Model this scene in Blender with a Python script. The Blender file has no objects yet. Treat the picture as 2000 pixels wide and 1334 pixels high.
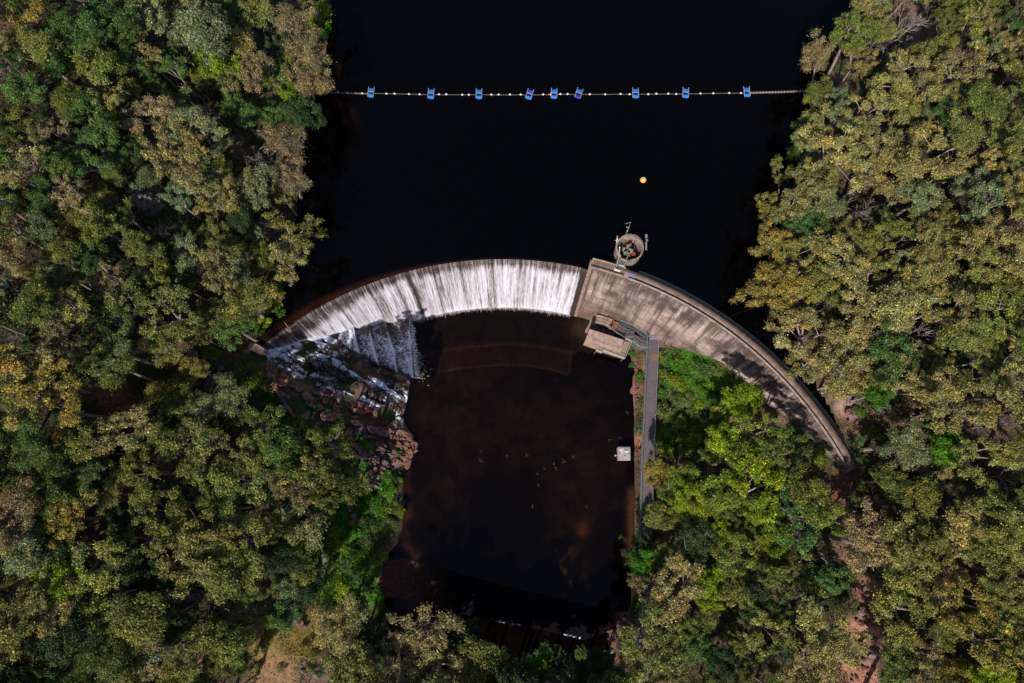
import bpy, math, random
import numpy as np

random.seed(7)
rng = np.random.RandomState(11)
PI = math.pi
sc = bpy.context.scene
COL = sc.collection

# ------------------------------------------------------------------ camera geometry
TILT = math.radians(12)
CAMZ = 100.0
F = 1333.33
DC = np.array([-1.5, -20.0])          # centre of the dam's arc
R0 = 54.0
POOL = -14.3
A_L, A_M, A_R = 131.6, 75.8, 25.0     # arc angles: left end, spillway end, right end


def P(px, py, z):
    """world point that the photo shows at pixel (px, py) if it stands at height z"""
    x = (px - 1000) / F
    y = (667 - py) / F
    d = (x, math.sin(TILT) + y * math.cos(TILT), -math.cos(TILT) + y * math.sin(TILT))
    s = (z - CAMZ) / d[2]
    return (d[0] * s, d[1] * s, z)


def proj(X, Y, Z):
    Z = Z - CAMZ
    f = Y * math.sin(TILT) - Z * math.cos(TILT)
    u = Y * math.cos(TILT) + Z * math.sin(TILT)
    return 1000 + F * X / f, 667 - F * u / f


# ------------------------------------------------------------------ noise
_tabs = {}


def vnoise(x, y, seed=0):
    if seed not in _tabs:
        _tabs[seed] = np.random.RandomState(seed + 100).rand(256, 256)
    t = _tabs[seed]
    x = np.asarray(x, float); y = np.asarray(y, float)
    xi = np.floor(x).astype(int); yi = np.floor(y).astype(int)
    fx = x - xi; fy = y - yi
    fx = fx * fx * (3 - 2 * fx); fy = fy * fy * (3 - 2 * fy)
    a = t[xi & 255, yi & 255]; b = t[(xi + 1) & 255, yi & 255]
    c = t[xi & 255, (yi + 1) & 255]; d = t[(xi + 1) & 255, (yi + 1) & 255]
    return (a * (1 - fx) + b * fx) * (1 - fy) + (c * (1 - fx) + d * fx) * fy


def fbm(x, y, s=1.0, octv=4, seed=0):
    o = 0; a = .5; tot = 0
    for k in range(octv):
        o = o + a * vnoise(x / s + 17.3 * k, y / s - 9.1 * k, seed + k); tot += a
        a *= .5; s *= .5
    return o / tot


def sstep(a, b, x):
    t = np.clip((x - a) / (b - a), 0, 1)
    return t * t * (3 - 2 * t)


def in_poly(px, py, poly):
    px = np.asarray(px, float); py = np.asarray(py, float)
    inside = np.zeros(px.shape, bool)
    n = len(poly)
    for i in range(n):
        x1, y1 = poly[i][:2]; x2, y2 = poly[(i + 1) % n][:2]
        if y1 == y2:
            continue
        c = ((y1 > py) != (y2 > py)) & (px < (x2 - x1) * (py - y1) / (y2 - y1) + x1)
        inside ^= c
    return inside


def poly_dist(x, y, poly, closed=True):
    d = np.full(np.shape(x), 1e9)
    n = len(poly)
    for i in range(n if closed else n - 1):
        x1, y1 = poly[i][:2]; x2, y2 = poly[(i + 1) % n][:2]
        L = (x2 - x1) ** 2 + (y2 - y1) ** 2 + 1e-9
        t = np.clip(((x - x1) * (x2 - x1) + (y - y1) * (y2 - y1)) / L, 0, 1)
        d = np.minimum(d, np.hypot(x - x1 - t * (x2 - x1), y - y1 - t * (y2 - y1)))
    return d


# ------------------------------------------------------------------ object helpers
def tag(o, label=None, cat=None, group=None, kind=None):
    if label: o['label'] = label
    if cat: o['category'] = cat
    if group: o['group'] = group
    if kind: o['kind'] = kind
    return o


def empty(name, loc=(0, 0, 0), rz=0.0):
    o = bpy.data.objects.new(name, None)
    COL.objects.link(o)
    o.location = loc
    o.rotation_euler = (0, 0, rz)
    o.empty_display_size = .3
    return o


def link(name, me, mat, parent=None):
    o = bpy.data.objects.new(name, me)
    if mat and not me.materials:
        me.materials.append(mat)
    COL.objects.link(o)
    if parent: o.parent = parent
    return o


class MB:
    def __init__(s):
        s.v = []; s.f = []

    def box(s, c, size, rz=0.0, M=None):
        hx, hy, hz = size[0] / 2, size[1] / 2, size[2] / 2
        b = len(s.v); cs, sn = math.cos(rz), math.sin(rz)
        for dz in (-hz, hz):
            for dx, dy in ((-hx, -hy), (hx, -hy), (hx, hy), (-hx, hy)):
                s.v.append((c[0] + dx * cs - dy * sn, c[1] + dx * sn + dy * cs, c[2] + dz))
        for q in ((3, 2, 1, 0), (4, 5, 6, 7), (0, 1, 5, 4), (1, 2, 6, 5), (2, 3, 7, 6), (3, 0, 4, 7)):
            s.f.append(tuple(b + i for i in q))

    def prism(s, poly, z0, z1):
        """poly of (x, y) or (x, y, ztop)"""
        b = len(s.v); n = len(poly)
        for p in poly: s.v.append((p[0], p[1], z0))
        for p in poly: s.v.append((p[0], p[1], p[2] if len(p) > 2 else z1))
        area = sum(poly[i][0] * poly[(i + 1) % n][1] - poly[(i + 1) % n][0] * poly[i][1] for i in range(n))
        idx = list(range(n))
        if area < 0: idx.reverse()
        s.f.append(tuple(b + i for i in reversed(idx)))
        s.f.append(tuple(b + n + i for i in idx))
        for k in range(n):
            i, j = idx[k], idx[(k + 1) % n]
            s.f.append((b + i, b + j, b + n + j, b + n + i))

    def tube(s, p0, p1, r0, r1=None, n=6, cap=True):
        r1 = r0 if r1 is None else r1
        a = np.array(p0, float); d = np.array(p1, float) - a
        L = np.linalg.norm(d)
        if L < 1e-6: return
        d /= L
        up = np.array((0, 0, 1.)) if abs(d[2]) < .9 else np.array((1., 0, 0))
        u = np.cross(d, up); u /= np.linalg.norm(u); w = np.cross(u, d)
        b = len(s.v)
        for k, r in ((0, r0), (1, r1)):
            c = a + d * L * k
            for i in range(n):
                t = 2 * PI * i / n
                s.v.append(tuple(c + r * (math.cos(t) * u + math.sin(t) * w)))
        for i in range(n):
            j = (i + 1) % n
            s.f.append((b + j, b + i, b + n + i, b + n + j))
        if cap:
            s.f.append(tuple(b + i for i in range(n)))
            s.f.append(tuple(b + n + i for i in reversed(range(n))))

    def path(s, pts, r, n=6):
        for a, b in zip(pts[:-1], pts[1:]): s.tube(a, b, r, r, n)

    def rail(s, pts, h=1.05, r=.035, step=1.5, mids=(0.5,)):
        """posts and rails along a polyline of base points"""
        for a, b in zip(pts[:-1], pts[1:]):
            L = math.dist(a, b); n = max(1, int(round(L / step)))
            for i in range(n + 1):
                t = i / n
                q = [a[k] + (b[k] - a[k]) * t for k in range(3)]
                s.tube(q, (q[0], q[1], q[2] + h), r, r, 5)
            for m in (1.0,) + tuple(mids):
                s.tube((a[0], a[1], a[2] + h * m), (b[0], b[1], b[2] + h * m), r, r, 5)

    def ball(s, c, r, nu=12, nv=8, sz=1.0, cut=0.0):
        b = len(s.v)
        for j in range(nv + 1):
            t = PI * j / nv
            for i in range(nu):
                a = 2 * PI * i / nu
                s.v.append((c[0] + r * math.sin(t) * math.cos(a), c[1] + r * math.sin(t) * math.sin(a), c[2] + r * sz * math.cos(t)))
        for j in range(nv):
            for i in range(nu):
                k = (i + 1) % nu
                s.f.append((b + j * nu + i, b + (j + 1) * nu + i, b + (j + 1) * nu + k, b + j * nu + k))

    def mesh(s, name):
        me = bpy.data.meshes.new(name)
        me.from_pydata([tuple(map(float, v)) for v in s.v], [], s.f)
        me.validate()
        me.update()
        return me

    def build(s, name, mat, parent=None, bevel=0.0, smooth=False, offset=None):
        if offset is not None:
            s.v = [(v[0] - offset[0], v[1] - offset[1], v[2] - offset[2]) for v in s.v]
        me = s.mesh(name)
        if smooth:
            me.shade_smooth()
        o = link(name, me, mat, parent)
        if bevel:
            m = o.modifiers.new('bevel', 'BEVEL'); m.width = bevel; m.segments = 2; m.limit_method = 'ANGLE'
        return o


def grid_mesh(name, X, Y, Z, colors=None, uv=None, attrs=None, smooth=True, keep=None):
    """X, Y, Z: (n, m) arrays"""
    n, m = X.shape
    co = np.stack([X, Y, Z], -1).reshape(-1, 3).astype(np.float32)
    i = np.arange(n - 1)[:, None] * m + np.arange(m - 1)[None, :]
    q = np.stack([i, i + m, i + m + 1, i + 1], -1)
    if keep is not None:
        q = q[keep]
    q = q.reshape(-1, 4)
    me = bpy.data.meshes.new(name)
    me.vertices.add(len(co)); me.vertices.foreach_set('co', co.ravel())
    me.loops.add(q.size); me.loops.foreach_set('vertex_index', q.ravel().astype(np.int32))
    me.polygons.add(len(q)); me.polygons.foreach_set('loop_start', np.arange(0, q.size, 4, dtype=np.int32))
    if smooth:
        me.polygons.foreach_set('use_smooth', np.ones(len(q), bool))
    if colors is not None:
        a = me.color_attributes.new('Col', 'FLOAT_COLOR', 'POINT')
        c = np.ones((len(co), 4), np.float32); c[:, :3] = colors.reshape(-1, 3)
        a.data.foreach_set('color', c.ravel())
    if uv is not None:
        u = me.uv_layers.new(name='UVMap')
        uvv = np.stack(uv, -1).reshape(-1, 2)[q.ravel()].astype(np.float32)
        u.data.foreach_set('uv', uvv.ravel())
    for k, v in (attrs or {}).items():
        a = me.attributes.new(k, 'FLOAT', 'POINT')
        a.data.foreach_set('value', v.reshape(-1).astype(np.float32))
    me.update(); me.validate()
    return me


def quads_mesh(name, V, C):
    """V: (n, 4, 3) quads, C: (n, 3) colours"""
    n = len(V)
    me = bpy.data.meshes.new(name)
    me.vertices.add(n * 4); me.vertices.foreach_set('co', V.astype(np.float32).ravel())
    me.loops.add(n * 4); me.loops.foreach_set('vertex_index', np.arange(n * 4, dtype=np.int32))
    me.polygons.add(n); me.polygons.foreach_set('loop_start', np.arange(0, n * 4, 4, dtype=np.int32))
    a = me.color_attributes.new('Col', 'FLOAT_COLOR', 'POINT')
    c = np.ones((n, 4, 4), np.float32); c[..., :3] = C[:, None, :]
    a.data.foreach_set('color', c.ravel())
    me.update()
    return me


def leaves(pos, nrm, size, aspect=.55, r=rng):
    """diamond leaves at pos facing nrm"""
    n = len(pos)
    nrm = nrm / (np.linalg.norm(nrm, axis=1, keepdims=True) + 1e-9)
    t = r.normal(size=(n, 3))
    u = np.cross(nrm, t); u /= (np.linalg.norm(u, axis=1, keepdims=True) + 1e-9)
    w = np.cross(nrm, u)
    s = (size if np.ndim(size) else np.full(n, size))[:, None]
    return np.stack([pos - u * s, pos - w * s * aspect, pos + u * s, pos + w * s * aspect], 1)


# ------------------------------------------------------------------ materials
def nmat(name):
    m = bpy.data.materials.new(name); m.use_nodes = True
    nt = m.node_tree
    b = nt.nodes['Principled BSDF']
    return m, nt, b


def N(nt, t, **kw):
    n = nt.nodes.new(t)
    for k, v in kw.items():
        if k.startswith('i_'):
            n.inputs[k[2:].replace('_', ' ')].default_value = v
        else:
            setattr(n, k, v)
    return n


def mixc(nt, fac, a, b, mode='MIX'):
    n = nt.nodes.new('ShaderNodeMix'); n.data_type = 'RGBA'; n.blend_type = mode
    for s, v in ((n.inputs[0], fac), (n.inputs[6], a), (n.inputs[7], b)):
        if hasattr(v, 'is_linked') or isinstance(v, bpy.types.NodeSocket):
            nt.links.new(v, s)
        elif isinstance(v, (tuple, list)):
            s.default_value = (*v[:3], 1)
        else:
            s.default_value = v
    return n.outputs[2]


def ramp(nt, src, stops):
    r = nt.nodes.new('ShaderNodeValToRGB')
    e = r.color_ramp.elements
    while len(e) < len(stops): e.new(.5)
    for k, (p, c) in enumerate(stops):
        e[k].position = p
        e[k].color = (c, c, c, 1) if not isinstance(c, (tuple, list)) else (*c, 1)
    nt.links.new(src, r.inputs[0])
    return r.outputs[0]


def noise_tex(nt, scale, detail=4, rough=.6, vec=None, mapscale=None, coord='Object'):
    tc = nt.nodes.new('ShaderNodeTexCoord')
    v = tc.outputs[coord]
    if mapscale:
        mp = nt.nodes.new('ShaderNodeMapping'); mp.inputs['Scale'].default_value = mapscale
        nt.links.new(v, mp.inputs[0]); v = mp.outputs[0]
    n = nt.nodes.new('ShaderNodeTexNoise')
    n.inputs['Scale'].default_value = scale; n.inputs['Detail'].default_value = detail
    n.inputs['Roughness'].default_value = rough
    nt.links.new(v, n.inputs['Vector'])
    return n.outputs['Fac']


def bump(nt, b, h, strength=.4, dist=.05):
    n = nt.nodes.new('ShaderNodeBump'); n.inputs['Strength'].default_value = strength
    n.inputs['Distance'].default_value = dist
    nt.links.new(h, n.inputs['Height']); nt.links.new(n.outputs[0], b.inputs['Normal'])


def simple(name, c1, c2=None, scale=3, rough=.8, metal=0, bmp=.2, dist=.02, detail=5, spec=.4):
    m, nt, b = nmat(name)
    c2 = c2 or tuple(x * .6 for x in c1)
    f = noise_tex(nt, scale, detail, .65)
    f2 = ramp(nt, f, [(.35, 0.), (.65, 1.)])
    nt.links.new(mixc(nt, f2, c2, c1), b.inputs['Base Color'])
    b.inputs['Roughness'].default_value = rough
    b.inputs['Metallic'].default_value = metal
    b.inputs['Specular IOR Level'].default_value = spec
    bump(nt, b, f, bmp, dist)
    return m


def attr_mat(name, rough=.9, nscale=1.2, spec=.2, bmp=.5, dist=.15, lo=.55, hi=1.35):
    m, nt, b = nmat(name)
    a = N(nt, 'ShaderNodeVertexColor', layer_name='Col')
    f = noise_tex(nt, nscale, 7, .7)
    g = ramp(nt, f, [(.3, lo), (.7, hi)])
    nt.links.new(mixc(nt, 1.0, a.outputs[0], g, 'MULTIPLY'), b.inputs['Base Color'])
    b.inputs['Roughness'].default_value = rough
    b.inputs['Specular IOR Level'].default_value = spec
    bump(nt, b, f, bmp, dist)
    return m


def leaf_mat(name, use_obj=True, gain=1.0):
    m, nt, b = nmat(name)
    a = N(nt, 'ShaderNodeVertexColor', layer_name='Col')
    c = a.outputs[0]
    if use_obj:
        oi = N(nt, 'ShaderNodeObjectInfo')
        c = mixc(nt, 1.0, oi.outputs['Color'], c, 'MULTIPLY')
    nt.links.new(c, b.inputs['Base Color'])
    b.inputs['Roughness'].default_value = .5
    b.inputs['Specular IOR Level'].default_value = .25
    tr = N(nt, 'ShaderNodeBsdfTranslucent'); nt.links.new(c, tr.inputs[0])
    mx = N(nt, 'ShaderNodeMixShader'); mx.inputs[0].default_value = .22
    nt.links.new(b.outputs[0], mx.inputs[1]); nt.links.new(tr.outputs[0], mx.inputs[2])
    nt.links.new(mx.outputs[0], nt.nodes['Material Output'].inputs[0])
    return m


MAT = {}
MAT['leaf'] = leaf_mat('tree_foliage')
MAT['under'] = leaf_mat('undergrowth_foliage', False)
MAT['bark'] = simple('pale_bark', (.42, .34, .31), (.2, .15, .13), 2.5, .85, bmp=.4)
MAT['deadbark'] = simple('dead_bark', (.34, .28, .27), (.18, .14, .14), 4, .9)
MAT['ground'] = attr_mat('forest_ground', nscale=1.6, bmp=.8, dist=.3)
MAT['rockbank'] = attr_mat('wet_rock', rough=.55, nscale=1.6, spec=.5, bmp=.8, dist=.2, lo=.5, hi=1.5)
MAT['slab'] = simple('weathered_slab', (.43, .31, .26), (.27, .18, .15), 1.6, .85, bmp=.5, dist=.04)
MAT['crest'] = simple('crest_concrete', (.33, .235, .19), (.16, .11, .09), 1.2, .9, bmp=.5, dist=.04, detail=8)
MAT['conc'] = simple('stained_concrete', (.36, .29, .25), (.15, .11, .09), 1.3, .9, bmp=.5, dist=.04, detail=8)
MAT['darkconc'] = simple('dark_concrete', (.085, .075, .08), (.045, .04, .043), 1.5, .8, bmp=.4)
MAT['deck'] = None
MAT['rail_green'] = simple('green_grey_rail', (.22, .33, .30), (.12, .2, .18), 6, .5, .2)
MAT['rail_blue'] = simple('galvanised_rail', (.075, .10, .13), (.04, .055, .075), 6, .5, .5)
MAT['rail_tan'] = simple('pale_rail', (.66, .56, .47), (.5, .42, .33), 6, .6, .1)
MAT['white'] = simple('white_paint', (.82, .81, .80), (.6, .58, .56), 5, .5)
MAT['steel'] = simple('pale_steel', (.5, .5, .53), (.34, .34, .37), 5, .4, .5)
MAT['lilac'] = simple('lilac_grey_plate', (.26, .23, .42), (.16, .14, .3), 5, .5)
MAT['blue'] = simple('blue_plastic', (.028, .17, .55), (.02, .11, .4), 3, .45)
MAT['lightblue'] = simple('bright_blue_plastic', (.05, .27, .72), (.03, .18, .55), 3, .45)
MAT['violet'] = simple('faded_violet_plastic', (.07, .05, .50), (.05, .03, .36), 3, .45)
MAT['darkblue'] = simple('dark_blue_plastic', (.005, .012, .09), (.004, .01, .06), 3, .6)
MAT['bluerail'] = simple('pale_blue_rail', (.30, .42, .68), (.2, .3, .55), 3, .5)
MAT['yellow'] = simple('yellow_buoy', (.85, .52, .02), (.75, .4, .01), 4, .45)
MAT['red'] = simple('red_band', (.5, .03, .01), (.4, .02, .01), 4, .5)
MAT['orange'] = simple('orange_paint', (.42, .08, .025), (.25, .05, .02), 4, .5)
MAT['valve'] = simple('pale_green_paint', (.33, .35, .24), (.15, .17, .11), 4, .5)
MAT['rustpipe'] = simple('rusty_pipe', (.36, .17, .09), (.18, .09, .05), 4, .8)
MAT['rust'] = simple('rust_plate', (.30, .13, .085), (.2, .09, .06), 4, .8)
MAT['blackpipe'] = simple('black_pipe', (.02, .02, .025), (.01, .01, .012), 4, .6)
MAT['grate'] = simple('grating', (.30, .24, .2), (.2, .16, .13), 8, .8)
MAT['kiosk'] = simple('kiosk_lid', (.46, .40, .43), (.34, .29, .33), 3, .5)
MAT['cream'] = simple('cream_board', (.70, .50, .38), (.6, .38, .28), 3, .7)
MAT['boom'] = simple('weathered_boom', (.22, .17, .15), (.11, .08, .07), 4, .8)
MAT['cable'] = simple('pale_cable', (.36, .31, .29), (.26, .21, .2), 5, .8)
MAT['rock'] = simple('red_boulder', (.26, .115, .08), (.10, .05, .04), 1.2, .85, bmp=.8, dist=.1, detail=8)
MAT['rockgrey'] = simple('grey_boulder', (.26, .20, .205), (.10, .08, .085), 1.2, .85, bmp=.8, dist=.1, detail=8)


def deck_material():
    m, nt, b = nmat('grey_planks')
    tc = N(nt, 'ShaderNodeTexCoord')
    wv = N(nt, 'ShaderNodeTexWave', wave_type='BANDS', bands_direction='Y')
    wv.inputs['Scale'].default_value = 1.1; wv.inputs['Distortion'].default_value = .3
    nt.links.new(tc.outputs['Object'], wv.inputs[0])
    w = ramp(nt, wv.outputs['Fac'], [(.0, .45), (.12, 1.)])
    f = noise_tex(nt, 1.1, 8, .7)
    c = mixc(nt, ramp(nt, f, [(.3, 0.), (.7, 1.)]), (.085, .07, .08), (.15, .122, .14))
    nt.links.new(mixc(nt, 1.0, c, w, 'MULTIPLY'), b.inputs['Base Color'])
    b.inputs['Roughness'].default_value = .85
    bump(nt, b, w, .3, .02)
    return m


MAT['deck'] = deck_material()


def face_material():
    """bulkhead concrete: board marks, run-off stains; UV = (arc metres, metres below the crest)"""
    m, nt, b = nmat('dam_face_concrete')
    big = noise_tex(nt, .24, 5, .6, mapscale=(1, 1, 1), coord='UV')
    base = mixc(nt, ramp(nt, big, [(.4, 0.), (.6, 1.)]), (.09, .062, .057), (.46, .345, .31))
    fine = noise_tex(nt, 2.2, 8, .75, coord='UV')
    base = mixc(nt, 1.0, base, ramp(nt, fine, [(.3, .6), (.68, 1.3)]), 'MULTIPLY')
    # formwork lifts
    bl = noise_tex(nt, 1.0, 5, .7, mapscale=(.35, 5.5, 1), coord='UV')
    base = mixc(nt, 1.0, base, ramp(nt, bl, [(.36, .55), (.54, 1.1)]), 'MULTIPLY')
    # run-off streaks
    st = noise_tex(nt, 1.0, 5, .6, mapscale=(1.3, .045, 1), coord='UV')
    tc = N(nt, 'ShaderNodeTexCoord'); sp = N(nt, 'ShaderNodeSeparateXYZ'); nt.links.new(tc.outputs['UV'], sp.inputs[0])
    mr = N(nt, 'ShaderNodeMapRange'); nt.links.new(sp.outputs['Y'], mr.inputs[0])
    mr.inputs[1].default_value = 0; mr.inputs[2].default_value = 7; mr.inputs[3].default_value = .06; mr.inputs[4].default_value = -.05
    ad = N(nt, 'ShaderNodeMath', operation='ADD'); nt.links.new(st, ad.inputs[0]); nt.links.new(mr.outputs[0], ad.inputs[1])
    base = mixc(nt, ramp(nt, ad.outputs[0], [(.46, 0.), (.58, .9)]), base, (.07, .048, .042))
    # pale lime runs
    li = noise_tex(nt, 1.0, 4, .6, mapscale=(1.1, .12, 1), coord='UV')
    base = mixc(nt, ramp(nt, li, [(.58, 0.), (.72, .65)]), base, (.62, .51, .48))
    # damp foot
    mr2 = N(nt, 'ShaderNodeMapRange'); nt.links.new(sp.outputs['Y'], mr2.inputs[0])
    mr2.inputs[1].default_value = 6; mr2.inputs[2].default_value = 15; mr2.inputs[3].default_value = 0; mr2.inputs[4].default_value = .3
    ad2 = N(nt, 'ShaderNodeMath', operation='ADD'); nt.links.new(fine, ad2.inputs[0]); nt.links.new(mr2.outputs[0], ad2.inputs[1])
    base = mixc(nt, ramp(nt, ad2.outputs[0], [(.5, 0.), (.78, .8)]), base, (.13, .08, .07))
    nt.links.new(base, b.inputs['Base Color'])
    b.inputs['Roughness'].default_value = .9
    bump(nt, b, bl, .5, .06)
    return m


MAT['face'] = face_material()


def fall_material():
    """water film on the spillway; 'flow' 0 = thin dark film, 1 = white water"""
    m, nt, b = nmat('falling_water')
    a = N(nt, 'ShaderNodeAttribute', attribute_name='flow')
    s1 = noise_tex(nt, 1.0, 5, .7, mapscale=(5.0, .55, 1), coord='UV')
    s2 = noise_tex(nt, 1.0, 4, .8, mapscale=(9, 5, 1), coord='UV')
    ad = N(nt, 'ShaderNodeMath', operation='MULTIPLY_ADD'); nt.links.new(s1, ad.inputs[0]); ad.inputs[1].default_value = 1.5
    nt.links.new(a.outputs['Fac'], ad.inputs[2])
    ad2 = N(nt, 'ShaderNodeMath', operation='MULTIPLY_ADD'); nt.links.new(s2, ad2.inputs[0]); ad2.inputs[1].default_value = .9
    nt.links.new(ad.outputs[0], ad2.inputs[2])
    f = ramp(nt, ad2.outputs[0], [(.0, 0.), (1., 1.)])
    mr = N(nt, 'ShaderNodeMapRange'); nt.links.new(ad2.outputs[0], mr.inputs[0])
    mr.inputs[1].default_value = .85; mr.inputs[2].default_value = 2.05
    c = ramp(nt, mr.outputs[0], [(0., (.04, .03, .028)), (.28, (.15, .125, .125)), (.6, (.50, .46, .51)), (1., (.80, .79, .91))])
    nt.links.new(c, b.inputs['Base Color'])
    b.inputs['Roughness'].default_value = .45
    b.inputs['Specular IOR Level'].default_value = .4
    bump(nt, b, ad2.outputs[0], .5, .08)
    return m


MAT['fall'] = fall_material()


def foam_material():
    """white water on steps and rock: 'foam' attribute against a broken noise"""
    m, nt, b = nmat('foaming_water_on_rock')
    col = N(nt, 'ShaderNodeVertexColor', layer_name='Col')
    a = N(nt, 'ShaderNodeAttribute', attribute_name='foam')
    f1 = noise_tex(nt, 1.3, 8, .72)
    mu = N(nt, 'ShaderNodeTexVoronoi', feature='DISTANCE_TO_EDGE'); mu.inputs['Scale'].default_value = 1.3
    tc = N(nt, 'ShaderNodeTexCoord'); nz = N(nt, 'ShaderNodeTexNoise'); nz.inputs['Scale'].default_value = 1.4
    nt.links.new(tc.outputs['Object'], nz.inputs['Vector'])
    vm = N(nt, 'ShaderNodeVectorMath', operation='MULTIPLY_ADD'); nt.links.new(nz.outputs['Color'], vm.inputs[0])
    vm.inputs[1].default_value = (1.6, 1.6, 1.6); nt.links.new(tc.outputs['Object'], vm.inputs[2])
    nt.links.new(vm.outputs[0], mu.inputs['Vector'])
    lines = ramp(nt, mu.outputs['Distance'], [(0., .28), (.16, 0.)])
    ad = N(nt, 'ShaderNodeMath', operation='ADD'); nt.links.new(f1, ad.inputs[0]); nt.links.new(lines, ad.inputs[1])
    ad2 = N(nt, 'ShaderNodeMath', operation='ADD'); nt.links.new(ad.outputs[0], ad2.inputs[0]); nt.links.new(a.outputs['Fac'], ad2.inputs[1])
    mr = N(nt, 'ShaderNodeMapRange'); nt.links.new(ad2.outputs[0], mr.inputs[0]); mr.inputs[1].default_value = .62; mr.inputs[2].default_value = .95
    g = noise_tex(nt, 2.0, 7, .7)
    rk = mixc(nt, 1.0, col.outputs[0], ramp(nt, g, [(.3, .45), (.7, 1.5)]), 'MULTIPLY')
    nt.links.new(mixc(nt, mr.outputs[0], rk, (.74, .80, .96)), b.inputs['Base Color'])
    b.inputs['Roughness'].default_value = .5
    bump(nt, b, ad.outputs[0], .8, .15)
    return m


MAT['foam'] = foam_material()
MAT['weir'] = MAT['foam'].copy(); MAT['weir'].name = 'weir_slab_painted_shade'
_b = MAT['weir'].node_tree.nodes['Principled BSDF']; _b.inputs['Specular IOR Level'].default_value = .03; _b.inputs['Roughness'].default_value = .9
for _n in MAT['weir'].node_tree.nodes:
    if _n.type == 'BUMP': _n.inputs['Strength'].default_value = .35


def lake_material():
    m, nt, b = nmat('still_dark_lake')
    tc = N(nt, 'ShaderNodeTexCoord')
    sub = N(nt, 'ShaderNodeVectorMath', operation='SUBTRACT'); nt.links.new(tc.outputs['Object'], sub.inputs[0])
    sub.inputs[1].default_value = (DC[0], DC[1], 0)
    ln = N(nt, 'ShaderNodeVectorMath', operation='LENGTH'); nt.links.new(sub.outputs[0], ln.inputs[0])
    mr = N(nt, 'ShaderNodeMapRange'); nt.links.new(ln.outputs['Value'], mr.inputs[0])
    mr.inputs[1].default_value = 54.2; mr.inputs[2].default_value = 55.9; mr.inputs[3].default_value = 1; mr.inputs[4].default_value = 0
    a = N(nt, 'ShaderNodeVertexColor', layer_name='Col')
    nt.links.new(a.outputs[0], b.inputs['Base Color'])
    b.inputs['Roughness'].default_value = .04
    b.inputs['Specular IOR Level'].default_value = .2
    f = noise_tex(nt, 1.5, 4, .6)
    bump(nt, b, f, .05, .03)
    return m


MAT['lake'] = lake_material()


def pool_material():
    m, nt, b = nmat('brown_pool')
    a = N(nt, 'ShaderNodeVertexColor', layer_name='Col')
    f = noise_tex(nt, .8, 6, .7)
    nt.links.new(mixc(nt, 1.0, a.outputs[0], ramp(nt, f, [(.3, .6), (.7, 1.4)]), 'MULTIPLY'), b.inputs['Base Color'])
    b.inputs['Roughness'].default_value = .06
    b.inputs['Specular IOR Level'].default_value = .2
    f2 = noise_tex(nt, 3, 4, .6)
    bump(nt, b, f2, .08, .03)
    return m


MAT['pool'] = pool_material()

# ------------------------------------------------------------------ shape of the land
lake_px = [(650, -90), (645, 60), (632, 120), (612, 165), (598, 250), (590, 330), (580, 420), (560, 500), (540, 560), (520, 620), (505, 672), (517, 686)]
lake_px2 = [(1655, 905), (1648, 850), (1600, 770), (1565, 700), (1556, 640), (1545, 600), (1520, 560), (1515, 480), (1535, 400), (1565, 300), (1600, 200), (1625, 120), (1665, 30), (1690, -90)]


def arc(r, a0, a1, n):
    return [(DC[0] + r * math.cos(math.radians(a0 + (a1 - a0) * i / n)), DC[1] + r * math.sin(math.radians(a0 + (a1 - a0) * i / n))) for i in range(n + 1)]


lake_w = [P(x, y, 0)[:2] for x, y in lake_px] + arc(R0 + .3, A_L - .5, A_R + .5, 40) + [P(x, y, 0)[:2] for x, y in lake_px2]
pool_px = [(800, 622), (850, 600), (1000, 590), (1100, 596), (1156, 610), (1175, 660), (1234, 698), (1238, 730), (1230, 760), (1238, 800), (1240, 860), (1240, 1000),
           (1236, 1110), (1232, 1195), (1190, 1235), (1130, 1250), (1000, 1225), (900, 1205), (800, 1170), (742, 1150), (744, 1100),
           (778, 1055), (790, 980), (783, 930), (812, 885), (806, 850), (786, 822), (797, 778), (803, 737)]
pool_w = [P(x, y, POOL)[:2] for x, y in pool_px]

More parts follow.
